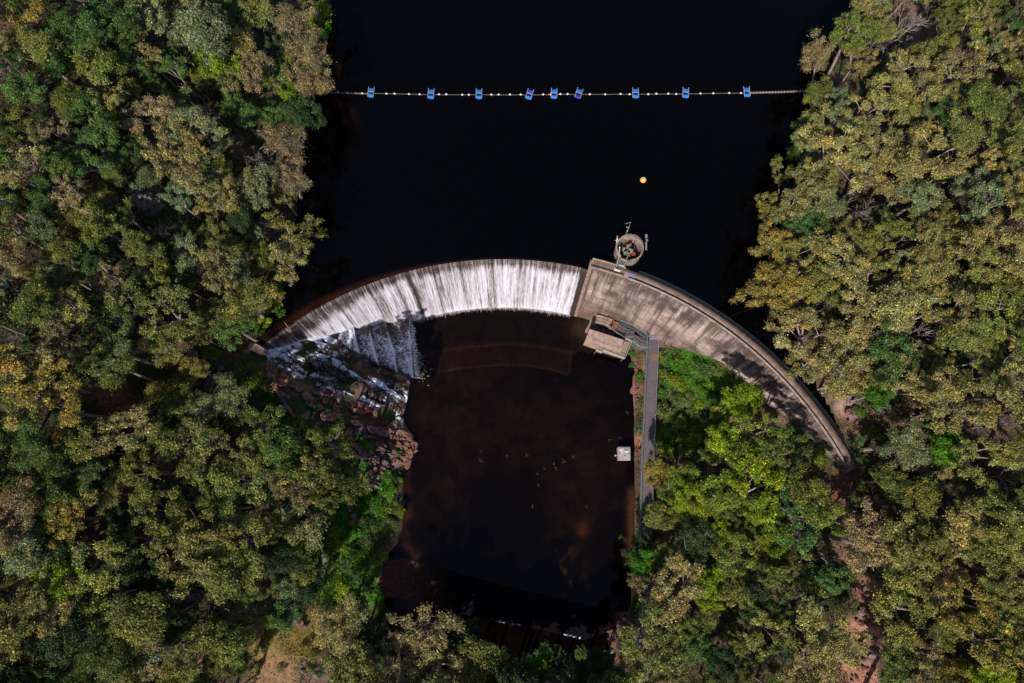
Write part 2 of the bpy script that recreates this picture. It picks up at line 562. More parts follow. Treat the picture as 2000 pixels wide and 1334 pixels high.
ctrl = [
    # left bank above the dam
    (650, -90, 0), (640, 60, 0), (605, 165, 0), (590, 250, 0), (580, 330, .2), (570, 420, .2), (545, 500, .2), (520, 580, .3), (490, 650, 1.2),
    (400, 0, 8), (400, 200, 7), (400, 400, 6), (380, 550, 5), (200, 0, 14), (200, 250, 13), (200, 450, 11), (0, 0, 20), (0, 300, 19), (0, 500, 17),
    (-200, 0, 26), (-200, 600, 24), (300, -200, 10), (650, -250, 2),
    # left bank below the dam
    (430, 690, 2.5), (510, 700, -.6), (200, 700, 10), (0, 750, 16), (400, 850, 1), (500, 800, -2.5), (400, 1000, 0), (200, 950, 7), (0, 1000, 14),
    (300, 1150, 2), (150, 1200, 6), (0, 1250, 12), (-200, 1000, 22), (-200, 1400, 18), (400, 1334, -3), (200, 1450, 3), (520, 1200, -4), (560, 1334, -7),
    (600, 1000, -7), (680, 920, -9.5), (690, 1020, -10.5), (650, 1150, -9.5), (730, 1180, -13.3), (690, 1334, -11.5), (760, 1334, -14.5),
    # rock slope under the spillway
    (554, 677, -3.3), (588, 662, -4.6), (637, 654, -7.3), (560, 720, -4.0), (600, 700, -6.6), (650, 695, -9.2), (700, 715, -11.2), (750, 740, -12.8),
    (795, 772, -14.4), (785, 822, -14.3), (740, 800, -12.5), (680, 780, -10.4), (620, 770, -7.6), (700, 840, -10.8), (640, 820, -7.8), (770, 880, -13.2),
    (560, 780, -4), (590, 860, -5.5), (720, 690, -12.5), (780, 700, -14.0),
    # pool floor
    (900, 700, -17), (1100, 700, -17), (1000, 900, -18), (900, 1050, -17), (1150, 1050, -17), (1000, 620, -16.5),
    (1175, 640, -13.2), (1210, 632, -11.9), (1250, 648, -11.9), (1290, 668, -11.9), (1340, 683, -9.7), (1380, 695, -7.7), (1420, 712, -6.1),
    (1450, 735, -5.7), (1500, 780, -5.9), (1540, 815, -4), (1580, 850, -2.6), (1620, 885, -.9), (1655, 920, .2),
    (1245, 720, -13.9), (1255, 800, -13.8), (1255, 900, -13.7), (1255, 1050, -13.7), (1250, 1180, -13.5), (1290, 760, -12.6), (1290, 900, -12.5),
    (1350, 800, -10.8), (1400, 900, -10), (1500, 900, -6.5), (1350, 1050, -11), (1500, 1050, -7), (1600, 1000, -3), (1400, 1250, -10), (1550, 1250, -5),
    (1250, 1330, -13.5), (1400, 1450, -10), (1680, 1150, 0), (1680, 1334, -1), (1850, 1000, 7), (1850, 1250, 6), (2000, 1000, 13), (2000, 1334, 12), (2200, 1200, 20),
    # right bank above the dam
    (1700, 900, 2), (1690, 800, 2.2), (1610, 700, .8), (1600, 600, .8), (1560, 500, .5), (1580, 400, .6), (1600, 300, .5), (1640, 200, .5), (1670, 80, .3), (1710, -80, .3),
    (1700, 500, 4), (1750, 300, 5), (1800, 100, 5.5), (1850, 700, 8), (1850, 450, 9), (2000, 700, 15), (2000, 450, 15), (2000, 200, 13), (2000, 0, 12), (2200, 300, 21), (2200, 800, 22), (1900, -200, 8),
    # creek
    (850, 1240, -17), (1000, 1290, -17.6), (1150, 1300, -17.4), (950, 1400, -18), (1100, 1450, -18), (850, 1400, -16.5), (1200, 1300, -15), (1210, 1440, -14.5), (740, 1450, -14),
    # lake floor
    (1000, 400, -9), (1000, 150, -9), (1000, -150, -8), (1300, 500, -6), (800, 450, -7),
]
cw = np.array([P(*c) for c in ctrl])
# tie-in points a little way down the dam's foot so that the ground meets the wall


def tps_fit(pts, lam=.6):
    n = len(pts)
    d = np.hypot(pts[:, None, 0] - pts[None, :, 0], pts[:, None, 1] - pts[None, :, 1])
    K = np.where(d > 0, d * d * np.log(d + 1e-9), 0) + lam * n * .02 * np.eye(n)
    A = np.zeros((n + 3, n + 3)); A[:n, :n] = K
    A[:n, n] = 1; A[:n, n + 1:] = pts[:, :2]; A[n, :n] = 1; A[n + 1:, :n] = pts[:, :2].T
    b = np.zeros(n + 3); b[:n] = pts[:, 2]
    return np.linalg.solve(A, b)


TW = tps_fit(cw)


def tps(x, y):
    x = np.asarray(x, float); y = np.asarray(y, float)
    o = TW[-3] + TW[-2] * x + TW[-1] * y
    for k in range(len(cw)):
        d2 = (x - cw[k, 0]) ** 2 + (y - cw[k, 1]) ** 2
        o = o + TW[k] * .5 * d2 * np.log(d2 + 1e-9)
    return o


CREEK = [(770, 1175), (900, 1205), (1000, 1228), (1130, 1256), (1170, 1245), (1185, 1290), (1165, 1600), (830, 1600), (800, 1300)]


def land(x, y, rough=True):
    x = np.asarray(x, float); y = np.asarray(y, float)
    z = np.clip(tps(x, y), -19, 40)
    if rough:
        z = z + (fbm(x, y, 6, 4, 3) - .5) * 1.6
    dl = poly_dist(x, y, lake_w); il = in_poly(x, y, lake_w)
    dp = poly_dist(x, y, pool_w); ip = in_poly(x, y, pool_w)
    r = np.hypot(x - DC[0], y - DC[1]); a = np.degrees(np.arctan2(y - DC[1], x - DC[0]))
    inr = (a > A_R - 1) & (a < A_L + 1)
    behind = (inr & (r > R0 + .6)) | (~inr & (dl < 3) & (y > np.where(x > 0, 3.0, 19.0)))
    z = np.where(~il & behind, np.maximum(z, .08 + np.minimum(.4 * dl, 1.2)), z)
    z = np.where(~il & behind & (dl < 4), np.minimum(z, .1 + .9 * dl), z)
    z = np.where(il, np.minimum(z, -.15 - .5 * dl), z)
    wall = (r > R0 - 3.6) & (r < R0 + 2) & (a > A_M - 1) & (a < 112)
    z = np.where(~ip & ~il & ~wall & (y < 34), np.maximum(z, np.where(dp < 8, POOL + .05 + np.minimum(.3 * dp, .9), -30)), z)
    # the creek below the weir keeps its bed
    cwp = [P(a_, b_, -16.5)[:2] for a_, b_ in CREEK]
    cdist = np.where(in_poly(x, y, cwp), 0, poly_dist(x, y, cwp))
    z = np.where((cdist < 9) & (y < -12), np.minimum(z, -16.9 + .55 * cdist + (fbm(x, y, 1.2, 3, 44) - .5) * 1.1 * np.minimum(cdist, 1)), z)
    z = np.where(ip, np.minimum(z, POOL - .12 - .4 * dp), z)
    # under the dam
    z = np.where((r > R0 - 2.5) & (r < R0 + 1) & (a > A_R + 4) & (a < A_L - 4), np.minimum(z, -2.5), z)
    return z


# ------------------------------------------------------------------ ground sheet
LIT = (.085, .058, .036)
ground_blobs = [  # px, py, radius, colour
    (230, 790, 45, (.30, .10, .06)), (560, 1250, 85, (.24, .18, .045)), (540, 1330, 60, (.32, .19, .10)), (285, 385, 35, (.32, .27, .28)), (210, 590, 55, (.22, .16, .15)),
    (700, 1000, 85, (.05, .14, .015)), (690, 1120, 90, (.055, .15, .015)), (620, 1080, 60, (.05, .10, .02)), (480, 750, 45, (.05, .10, .02)), (560, 820, 60, (.04, .07, .02)),
    (1690, 1230, 50, (.42, .20, .14)), (1685, 1320, 52, (.42, .20, .14)), (1695, 1160, 38, (.38, .19, .13)), (1210, 1235, 42, (.15, .085, .065)), (1200, 1290, 40, (.12, .07, .05)), (1655, 800, 36, (.36, .23, .19)), (1640, 730, 25, (.28, .18, .15)),
    (1350, 740, 70, (.055, .15, .012)), (1330, 850, 50, (.045, .12, .012)), (1410, 760, 50, (.05, .13, .012)), (1245, 760, 24, (.24, .12, .09)), (1248, 870, 22, (.30, .13, .08)),
    (1245, 1180, 26, (.40, .16, .08)), (1640, 960, 45, (.17, .075, .05)), (780, 1000, 20, (.17, .07, .045)), (775, 1080, 24, (.22, .1, .07)), (760, 1130, 26, (.30, .14, .1)),
    (1850, 850, 90, (.10, .07, .06)), (1900, 970, 90, (.09, .065, .05)), (330, 900, 60, (.2, .12, .08)), (430, 1020, 60, (.16, .09, .05)), (1480, 440, 30, (.1, .08, .05)),
    (1900, 1150, 70, (.14, .08, .06)), (200, 1080, 60, (.17, .1, .06)), (620, 1320, 40, (.2, .14, .1)),
]


def ground_color(X, Y, Z):
    px, py = proj(X, Y, Z)
    c = np.ones(X.shape + (3,)) * np.array(LIT)
    n = fbm(X, Y, 4, 4, 21)[..., None]
    g = sstep(.45, .6, n)
    c = c * (1 - g) + np.array((.05, .07, .025)) * g
    n2 = sstep(.55, .7, fbm(X, Y, 2.5, 4, 31))[..., None]
    c = c * (1 - n2) + np.array((.20, .125, .085)) * n2
    wob = (fbm(X, Y, 3, 3, 41) - .5) * 1.0
    for bx, by, br, bc in ground_blobs:
        d = np.hypot(px - bx, py - by) / br + wob
        w = (1 - sstep(.55, 1.1, d))[..., None]
        c = c * (1 - w) + np.array(bc) * w
    return c


xs = np.concatenate([np.linspace(-420, -125, 24)[:-1], np.linspace(-125, 125, 420), np.linspace(125, 420, 24)[1:]])
ys = np.concatenate([np.linspace(-380, -60, 24)[:-1], np.linspace(-60, 125, 320), np.linspace(125, 450, 24)[1:]])
X, Y = np.meshgrid(xs, ys, indexing='ij')
Z = land(X, Y)
fade = sstep(110, 200, np.hypot(X, Y - 30))
Z = Z * (1 - fade) + np.clip(Z, -25, 30) * fade
ground = link('ground', grid_mesh('ground', X, Y, Z, ground_color(X, Y, Z)), MAT['ground'])
tag(ground, 'brown and green forest floor sloping down both banks to the water', None, None, 'structure')
GX, GY, GZ = xs, ys, Z


def ground_z(x, y):
    x = np.asarray(x, float); y = np.asarray(y, float)
    i = np.clip(np.searchsorted(GX, x) - 1, 0, len(GX) - 2); j = np.clip(np.searchsorted(GY, y) - 1, 0, len(GY) - 2)
    fx = (x - GX[i]) / (GX[i + 1] - GX[i]); fy = (y - GY[j]) / (GY[j + 1] - GY[j])
    return (GZ[i, j] * (1 - fx) + GZ[i + 1, j] * fx) * (1 - fy) + (GZ[i, j + 1] * (1 - fx) + GZ[i + 1, j + 1] * fx) * fy


def on_ground(px, py):
    z = 0.0
    for _ in range(14):
        w = P(px, py, z); z = .5 * z + .5 * float(ground_z(w[0], w[1]))
    return P(px, py, z)


# ------------------------------------------------------------------ lake
th = np.radians(np.linspace(-12, 178, 500))
rr = np.concatenate([np.linspace(R0 + .02, R0 + 6, 30), np.linspace(R0 + 6.5, 420, 40)])
TH, RR = np.meshgrid(th, rr, indexing='ij')
LX = DC[0] + RR * np.cos(TH); LY = DC[1] + RR * np.sin(TH)
deg = np.degrees(TH)
wid = .5 + 1.5 * sstep(92, 130, deg)            # drowned ledge is widest towards the left end
led = (1 - sstep(.35, 1.0, (RR - R0) / wid)) * sstep(A_M, A_M + 2, deg)
shore = poly_dist(LX, LY, lake_w)
sh = np.where(in_poly(LX, LY, lake_w), 1 - sstep(0, 1.6, shore), 0) * sstep(R0 + 3, R0 + 5, RR) * fbm(LX, LY, 2, 3, 5)
pxl, pyl = proj(LX, LY, np.zeros_like(LX))
sp = (1 - sstep(.3, 1, np.hypot((pxl - 668) / 36, (pyl - 168) / 13))) * fbm(LX, LY, 1.5, 3, 6) * 1.3
lc = np.zeros(LX.shape + (3,)) + np.array((.0009, .0008, .0009))
lc += led[..., None] * np.array((.019, .0062, .003)) * (.6 + .8 * fbm(LX, LY, 2, 3, 7))[..., None]
lc += (sh * .15 + sp * .4)[..., None] * np.array((.06, .02, .01))
a_keep = (deg[:-1, :-1] > A_R - 1.2) & (deg[:-1, :-1] < A_L + 1.0) | (RR[:-1, :-1] > R0 + 1.6)
lake = link('lake_water', grid_mesh('lake_water', LX, LY, np.zeros_like(LX) + .02, lc, keep=a_keep), MAT['lake'])
tag(lake, 'still black reservoir water held back by the curved dam', None, None, 'structure')

# ------------------------------------------------------------------ dam
dam = empty('arch_dam', (DC[0], DC[1] + R0, POOL))
tag(dam, 'curved concrete dam wall with overflowing spillway and stained dry section', 'dam')
OFF = (DC[0], DC[1] + R0, POOL)


def arc_solid(name, mat, a0, a1, n, prof, parent=dam, face_uv=None):
    """sweep a closed profile [(r, z)...] along the arc"""
    th = np.radians(np.linspace(a0, a1, n))
    pr = prof + [prof[0]]
    X = np.array([[DC[0] + r * math.cos(t) for r, z in pr] for t in th]) - OFF[0]
    Y = np.array([[DC[1] + r * math.sin(t) for r, z in pr] for t in th]) - OFF[1]
    Z = np.array([[z for r, z in pr] for t in th]) - OFF[2]
    me = grid_mesh(name, X, Y, Z, smooth=False)
    import bmesh
    bm = bmesh.new(); bm.from_mesh(me)
    bmesh.ops.remove_doubles(bm, verts=bm.verts, dist=1e-4)
    bmesh.ops.holes_fill(bm, edges=[e for e in bm.edges if e.is_boundary], sides=0)
    bmesh.ops.recalc_face_normals(bm, faces=bm.faces)
    bm.to_mesh(me); bm.free()
    return link(name, me, mat, parent)


# spillway body (rounded lip), a little behind the water film
arc_solid('spillway_section', MAT['darkconc'], A_M - .6, A_L, 160,
          [(R0 - 4.2, -17.5), (R0 - .02, -.75), (R0 + .15, -.25), (R0 + .3, -.1), (R0 + 1.2, -.08), (R0 + 1.6, -3), (R0 + 1.6, -17.5)])
# non-overflow section
BR = R0 + .2
arc_solid('bulkhead_section', MAT['conc'], A_R - 1.0, A_M, 180,
          [(BR - 5.0, -18.8), (BR - .03, .95), (BR + 1.35, .95), (BR + 1.45, -18.8)])


def face_sheet(name, mat, a0, a1, nu, nv, top, bot, rtop, batter, parent=dam, proud=.02, extra=None, attrs=None):
    ts = np.radians(np.linspace(a0, a1, nu)); vs = np.linspace(0, 1, nv)
    T, V = np.meshgrid(ts, vs, indexing='ij')
    z = top + (bot - top) * V
    r = rtop - batter * (top - z) - proud
    if extra is not None: r = r - extra(T, V, z)
    u = (T) * R0; v = (top - z)
    X = DC[0] + r * np.cos(T) - OFF[0]; Y = DC[1] + r * np.sin(T) - OFF[1]
    at = {k: f(T, V, z) for k, f in (attrs or {}).items()}
    return link(name, grid_mesh(name, X, Y, z - OFF[2], uv=(u, v), attrs=at), mat, parent)


face_sheet('downstream_face', MAT['face'], A_R - 1.0, A_M + .02, 900, 90, 1.0, -15, BR - .03, .25,
           extra=lambda T, V, z: (fbm(T * R0, z * 3, 1.0, 3, 51) - .5) * .05)
# dry end block edge of the bulkhead (pale slanted corner)
mb = MB()
ta = math.radians(A_M + .18)
tb = math.radians(A_M - .35)
pts = []
for z, dr in ((.98, 0), (-15, 0)):
    r = BR - .25 * (1 - z)
    pts.append((r, z))
q = []
for t in (tb, ta):
    for (r, z), pro in zip(pts, (.16, .16)):
        q.append((DC[0] + (r - pro) * math.cos(t), DC[1] + (r - pro) * math.sin(t), z))
        q.append((DC[0] + (r + 1.2) * math.cos(t), DC[1] + (r + 1.2) * math.sin(t), z))
mb.v = [q[0], q[1], q[3], q[2], q[4], q[5], q[7], q[6]]
mb.f = [(0, 1, 2, 3), (7, 6, 5, 4), (0, 4, 5, 1), (1, 5, 6, 2), (2, 6, 7, 3), (3, 7, 4, 0)]
mb.build('end_rib', MAT['crest'], dam, offset=OFF)

# crest walkway
arc_solid('crest_walkway', MAT['crest'], A_R - .5, 70.2, 140, [(BR - .02, .955), (BR - .02, 1.12), (BR + 1.38, 1.12), (BR + 1.38, .955)])
arc_solid('crest_kerb', MAT['conc'], A_R - .2, 69.5, 140, [(BR - .12, .80), (BR - .12, 1.3), (BR + .10, 1.3), (BR + .10, 1.125), (BR - .02, 1.12), (BR - .03, .8)])
arc_solid('cable_duct', MAT['blackpipe'], A_R + .5, 69.3, 140, [(BR + .18, 1.126), (BR + .18, 1.25), (BR + .30, 1.25), (BR + .30, 1.126)])
# crenellated steps beside the spillway
mb = MB()
na = 17
for i in range(na):
    a = math.radians(A_M - .35 - (A_M - 71.0) * i / na)
    for rr_ in (.95,):
        c = (DC[0] + (BR + rr_) * math.cos(a), DC[1] + (BR + rr_) * math.sin(a), 1.12)
        mb.box(c, (.17, .85, .33), a - PI / 2)
mb.build('step_blocks', MAT['crest'], dam, bevel=.01, offset=OFF)
arc_solid('step_wall', MAT['crest'], 70.3, A_M - .1, 24, [(BR - .1, .8), (BR - .1, 1.25), (BR + .32, 1.25), (BR + .32, .955), (BR + .0, .955), (BR + .0, .8)])
arc_solid('step_back_wall', MAT['crest'], 70.3, A_M - .1, 24, [(BR + 1.36, .6), (BR + 1.36, 1.36), (BR + 1.52, 1.36), (BR + 1.52, .6)])


def arc_pts(r, a0, a1, n, z):
    return [(DC[0] + r * math.cos(math.radians(a0 + (a1 - a0) * i / n)), DC[1] + r * math.sin(math.radians(a0 + (a1 - a0) * i / n)), z) for i in range(n + 1)]


mb = MB(); mb.rail(arc_pts(BR + 1.36, 68.2, A_R + .5, 34, 1.1), 1.15, .03, 5.0, (.5,))
mb.build('upstream_railing', MAT['rail_blue'], dam, offset=OFF)
mb = MB(); mb.rail(arc_pts(BR - .0, 69.5, A_R + .5, 42, 1.28), .16, .022, 5.0, ())
mb.build('kerb_rail', MAT['rail_tan'], dam, offset=OFF)
mb = MB()
e0 = arc_pts(BR + 1.2, A_M - .2, 70.4, 4, 1.4)
mb.rail(e0, .5, .02, 1.2, ())
mb.path([e0[0], (e0[0][0] - .5, e0[0][1] - 1.0, .9), (e0[0][0] - .6, e0[0][1] - 1.5, .4)], .02)
mb.build('step_railing', MAT['rail_tan'], dam, offset=OFF)

# left end block (curved concrete wing) with the square-cut joint by the spillway
wing_top = [(515, 679), (519, 688), (500, 690), (489, 681), (478, 679), (464, 686), (461, 676), (470, 669), (486, 667), (500, 671)]
mb = MB(); w = [P(x, y, .9)[:2] for x, y in wing_top]
mb.prism(w, -4, .9)
mb.build('wing_wall', MAT['slab'], dam, bevel=.08, offset=OFF)
mb = MB(); mb.tube(P(556, 630, .1), P(568, 646, 1.4), .04); mb.tube(P(568, 646, -.4), P(568, 646, 1.5), .06)
gp = mb.build('gauge_post', MAT['rail_tan'], dam, offset=OFF)

# ------------------------------------------------------------------ falling water
FOOT = [(131.7, -.5), (129.3, -3.15), (126.5, -4.25), (122.9, -7.0), (121.4, -7.6), (118.5, -8.95), (116.1, -10.2), (112.9, -11.4), (109.1, -13.3), (107, -14.35), (70, -14.35)]
fa = np.array([f[0] for f in FOOT])[::-1]; fz = np.array([f[1] for f in FOOT])[::-1]


def foot_z(a):
    return np.interp(a, fa, fz)


nu, nv = 1500, 90
ts = np.linspace(A_M + .05, A_L - .05, nu); vs = np.linspace(0, 1, nv)
Td, V = np.meshgrid(ts, vs, indexing='ij')
T = np.radians(Td)
bot = foot_z(Td) - .25
z = .06 + (bot - .06) * V
depth = .06 - z
rib = (fbm(T * R0 * 3.2, depth * .35, 1.0, 4, 61) - .5)
r = R0 - .16 - .25 * depth - rib * .16 * sstep(0, 2, depth)
r = r + .28 * (1 - sstep(0, .45, depth))           # rounded lip
u = T * R0
lim = 1.2 + 2.0 * sstep(104, 124, Td) + (fbm(u, u * 0, 2.2, 3, 62) - .5) * 1.6 + (fbm(u, u * 0, .5, 2, 66) - .5) * 1.2
base = sstep(-1.2, 1.7, depth - lim)
bands = fbm(u, depth * .06, 1.4, 3, 63)
flow = -.22 + .68 * base + (bands - .5) * .75 * sstep(.3, 2.5, depth)
col1 = (fbm(u, depth * .03, .2, 2, 64) - .5) * .8
flow = flow + col1
for ca, cwd, st in ((108.1, .55, .6), (105.6, .5, .6), (112.5, .3, .3), (118, .35, .25), (97, .3, .3), (91.5, .25, .3), (126.0, .6, .4), (87, .2, .25), (94.3, .15, .3), (101.5, .2, .25)):
    flow -= st * np.exp(-((Td - ca) / cwd) ** 2)
flow += .18 * sstep(.8, 1, V)
dry = 1 - sstep(A_M + .75, A_M + 1.35, Td)
flow = flow * (1 - dry) + (-.75) * dry
edge = .45 * (1 - sstep(0.0, .10, depth)) * (1 - dry)
flow += edge
X = DC[0] + r * np.cos(T); Y = DC[1] + r * np.sin(T)
wf = link('waterfall', grid_mesh('waterfall', X, Y, z, uv=(u, depth), attrs={'flow': flow}), MAT['fall'])
tag(wf, 'thin white curtain of water sliding down the curved spillway face', None, None, 'structure')

# splash line where the water meets the pool
mb = MB()
for i in range(1500):
    a = math.radians(random.uniform(A_M + .9, 107.4))
    rr_ = R0 - .16 - .25 * 14.36
    L = abs(random.gauss(0, .25)) + .08
    if random.random() < .05: L += .35
    w_ = random.uniform(.02, .07)
    c, s = math.cos(a), math.sin(a)
    b = len(mb.v); zz = POOL + .03 + random.random() * .03
    mb.v += [(DC[0] + (rr_ + .1) * c - w_ * s, DC[1] + (rr_ + .1) * s + w_ * c, zz + .1), (DC[0] + (rr_ + .1) * c + w_ * s, DC[1] + (rr_ + .1) * s - w_ * c, zz + .1),
             (DC[0] + (rr_ - L) * c, DC[1] + (rr_ - L) * s, zz)]
    mb.f.append((b, b + 1, b + 2))
MAT['spray'] = simple('spray_foam', (.42, .36, .36), (.10, .07, .06), 1.2, .6, bmp=.1)
sp_ = mb.build('foam_water', MAT['spray'])
tag(sp_, 'broken foam line where the falling water meets the brown pool', None, None, 'structure')
mb = MB()
for i in range(1100):   # splash at the right-hand end of the steps
    t = random.random()
    x0 = 803 + 10 * t + random.gauss(0, 1.5); y0 = 632 + 104 * t
    k = max(0, random.gauss(0, 1)) * (3 + 11 * math.exp(-((y0 - 706) / 16) ** 2) + 6 * math.exp(-((y0 - 732) / 8) ** 2))
    x0 += k; y0 += random.gauss(0, 3) + k * .45
    c = P(x0, y0, POOL + .05 + random.random() * .3); s_ = random.uniform(.025, .10) * (1.3 if k < 6 else .8)
    b = len(mb.v); a = random.uniform(0, PI)
    for j in range(3):
        mb.v.append((c[0] + s_ * math.cos(a + j * 2.1) * random.uniform(.6, 1.8), c[1] + s_ * math.sin(a + j * 2.1), c[2]))
    mb.f.append((b, b + 1, b + 2))
MAT['spray2'] = simple('white_spray', (.80, .80, .84), (.4, .38, .42), 3, .6, bmp=.1)
sp2 = mb.build('splash_water', MAT['spray2'])
tag(sp2, 'white splash spreading into the pool off the lowest rock step', None, None, 'structure')

# ------------------------------------------------------------------ stepped apron (terraces)
steps = [  # top-left, top-right, bottom-right, bottom-left in pixels; heights
    ((634, 648), (690, 634), (699, 689), (654, 664), -8.2, -8.8),
    ((690, 634), (718, 630), (738, 709), (699, 689), -9.6, -10.5),
    ((718, 630), (753, 623), (776, 724), (738, 709), -10.9, -12.0),
    ((753, 623), (797, 618), (806, 738), (776, 724), -12.4, -13.7),
]
apron = empty('stepped_apron', P(740, 690, POOL))
tag(apron, 'fan of wet dark concrete steps under the left end of the spillway', 'rock steps')
AO = P(740, 690, POOL)
for k, (a, b_, c, d, zt, zb) in enumerate(steps):
    n = 70
    A = np.array([P(*a, zt), P(*b_, zt), P(*c, zb), P(*d, zb)])
    U, Vv = np.meshgrid(np.linspace(-.0, 1, n), np.linspace(0, 1, n), indexing='ij')
    Pt = (A[0] * ((1 - U) * (1 - Vv))[..., None] + A[1] * (U * (1 - Vv))[..., None] + A[2] * (U * Vv)[..., None] + A[3] * ((1 - U) * Vv)[..., None])
    # wobble right and bottom edge, keep height noise
    Pt[..., 0] += (fbm(Pt[..., 0], Pt[..., 1], 2, 3, 71 + k) - .5) * .7 * U
    Pt[..., 1] += (fbm(Pt[..., 0], Pt[..., 1], 2, 3, 75 + k) - .5) * .9 * Vv
    Pt[..., 2] += (fbm(Pt[..., 0], Pt[..., 1], 1.2, 4, 79 + k) - .5) * .5 - .35 * sstep(.9, 1, U) - .3 * sstep(.92, 1, Vv)
    # skirts
    ext = np.zeros((n + 2, n + 2, 3)); ext[1:-1, 1:-1] = Pt
    ext[0, 1:-1] = Pt[0] - (0, 0, 6); ext[-1, 1:-1] = Pt[-1] + (.25, 0, -7); ext[:, 0] = ext[:, 1] ; ext[:, -1] = ext[:, -2] + (-.12, -.35, -7)
    foam = -.02 + .24 * (1 - sstep(.25, .75, Vv)) * 0 + .22 * sstep(.2, .5, Vv) * (1 - sstep(.92, 1, Vv)) * (.3 + 1.1 * U)
    foam = foam + .5 * sstep(.93, .985, U) * (1 - sstep(.985, 1, U)) * sstep(.15, .3, Vv) + (fbm(Pt[..., 0], Pt[..., 1], 2.5, 3, 83) - .5) * .35
    if k == 0: foam = foam - .02 + .28 * (1 - sstep(.1, .5, Vv))
    fe = np.full((n + 2, n + 2), -1.); fe[1:-1, 1:-1] = foam
    if k == 3: fe[-1] = .35; fe[-2, 1:-1] = np.maximum(fe[-2, 1:-1], .3)
    colr = np.zeros((n + 2, n + 2, 3)) + np.array((.085, .055, .05))
    o = link('step', grid_mesh('step', ext[..., 0] - AO[0], ext[..., 1] - AO[1], ext[..., 2] - AO[2], colr, attrs={'foam': fe}), MAT['foam'], apron)

# ------------------------------------------------------------------ rock slope with running water
streams = [([(528, 694), (560, 692), (600, 688), (640, 700), (665, 712), (700, 732), (735, 748), (770, 766), (797, 779)], 7, .40),
           ([(530, 690), (545, 712), (575, 728), (615, 748), (650, 762), (700, 776), (740, 796), (768, 806), (786, 822)], 4, .26),
           ([(525, 688), (560, 676), (600, 665), (640, 662)], 10, .55),
           ([(590, 702), (585, 688), (610, 676)], 7, .35), ([(650, 668), (665, 685), (650, 700)], 5, .3), ([(600, 690), (630, 672), (655, 664)], 12, .3), ([(560, 700), (600, 730), (640, 742)], 4, .2)]
lx = np.linspace(P(505, 700, -8)[0], P(835, 700, -14)[0], 330)
ly = np.linspace(P(600, 1010, -14)[1], P(600, 640, -5)[1], 380)
X, Y = np.meshgrid(lx, ly, indexing='ij')
Zb = land(X, Y, False) + (fbm(X, Y, 6, 4, 3) - .5) * 1.2
px, py = proj(X, Y, Zb)
w_ = (py - 690) - (px - 560) * .42
nn = fbm(X, Y, 3.5, 4, 91)
vr = np.random.RandomState(77); sc_pts = []
al = (px - 520) * .92 + (py - 680) * .39 + (nn - .5) * 22; ac = w_ * .92 + (fbm(X, Y, 2, 3, 92) - .5) * 22
best = np.full(X.shape, 1e9); second = np.full(X.shape, 1e9); off = np.zeros(X.shape)
for k in range(240):
    ca_, cb_ = vr.uniform(-30, 400), vr.uniform(-60, 260); el_ = vr.uniform(1.4, 3.2)
    dd = np.hypot((al - ca_) / el_, ac - cb_)
    h_ = vr.normal() * .55; g1, g2 = vr.normal() * .010, vr.normal() * .03
    nb = dd < best
    second = np.where(nb, best, np.minimum(second, dd))
    off = np.where(nb, h_ + g1 * (al - ca_) + g2 * (ac - cb_), off)
    best = np.minimum(best, dd)
crack = 1 - sstep(0, 2.2, second - best)
led = off - crack * .8
zone = in_poly(px, py, [(522, 684), (560, 672), (590, 660), (640, 655), (660, 664), (735, 712), (803, 737), (797, 776), (789, 820), (812, 852), (806, 895), (760, 925), (742, 962), (700, 930), (660, 880), (600, 850), (560, 800), (520, 735)])
zd = poly_dist(px, py, [(522, 684), (560, 672), (590, 660), (640, 655), (660, 664), (735, 712), (803, 737), (797, 776), (789, 820), (812, 852), (806, 895), (760, 925), (742, 962), (700, 930), (660, 880), (600, 850), (560, 800), (520, 735)])
wz = np.where(zone, sstep(0, 14, zd), 0)
Zr = Zb + led * wz + (fbm(X, Y, 1.4, 4, 95) - .5) * 1.5 * wz + np.where(zone, .35, -.8 - .05 * zd)
# blocky cracks
cr = fbm(X * 1.6 + Y * .5, Y * 1.3 - X * .8, .7, 3, 97)
Zr += (np.round(cr * 6) / 6 - .5) * .7 * wz
wet = 1 - sstep(-4, 26, w_ - 26 + (nn - .5) * 40)
wet = np.maximum(wet, 0)
c_dry = np.array((.20, .10, .085)); c_dry2 = np.array((.145, .10, .105)); c_wet = np.array((.04, .024, .021)); c_red = np.array((.27, .10, .06))
mixn = sstep(.4, .6, fbm(X, Y, 2.2, 4, 99))[..., None]
cc = c_dry * mixn + c_dry2 * (1 - mixn)
rd = sstep(.58, .7, fbm(X, Y, 2.6, 4, 101))[..., None]
cc = cc * (1 - rd) + c_red * rd
gr = (sstep(.56, .66, fbm(X, Y, 3, 4, 103)) * sstep(30, 60, w_))[..., None]
cc = cc * (1 - gr) + np.array((.035, .08, .012)) * gr
cc = cc * (1 - wet[..., None]) + (c_wet + rd * np.array((.06, .018, .006))) * wet[..., None]
cc = cc * (1 - .6 * crack[..., None])
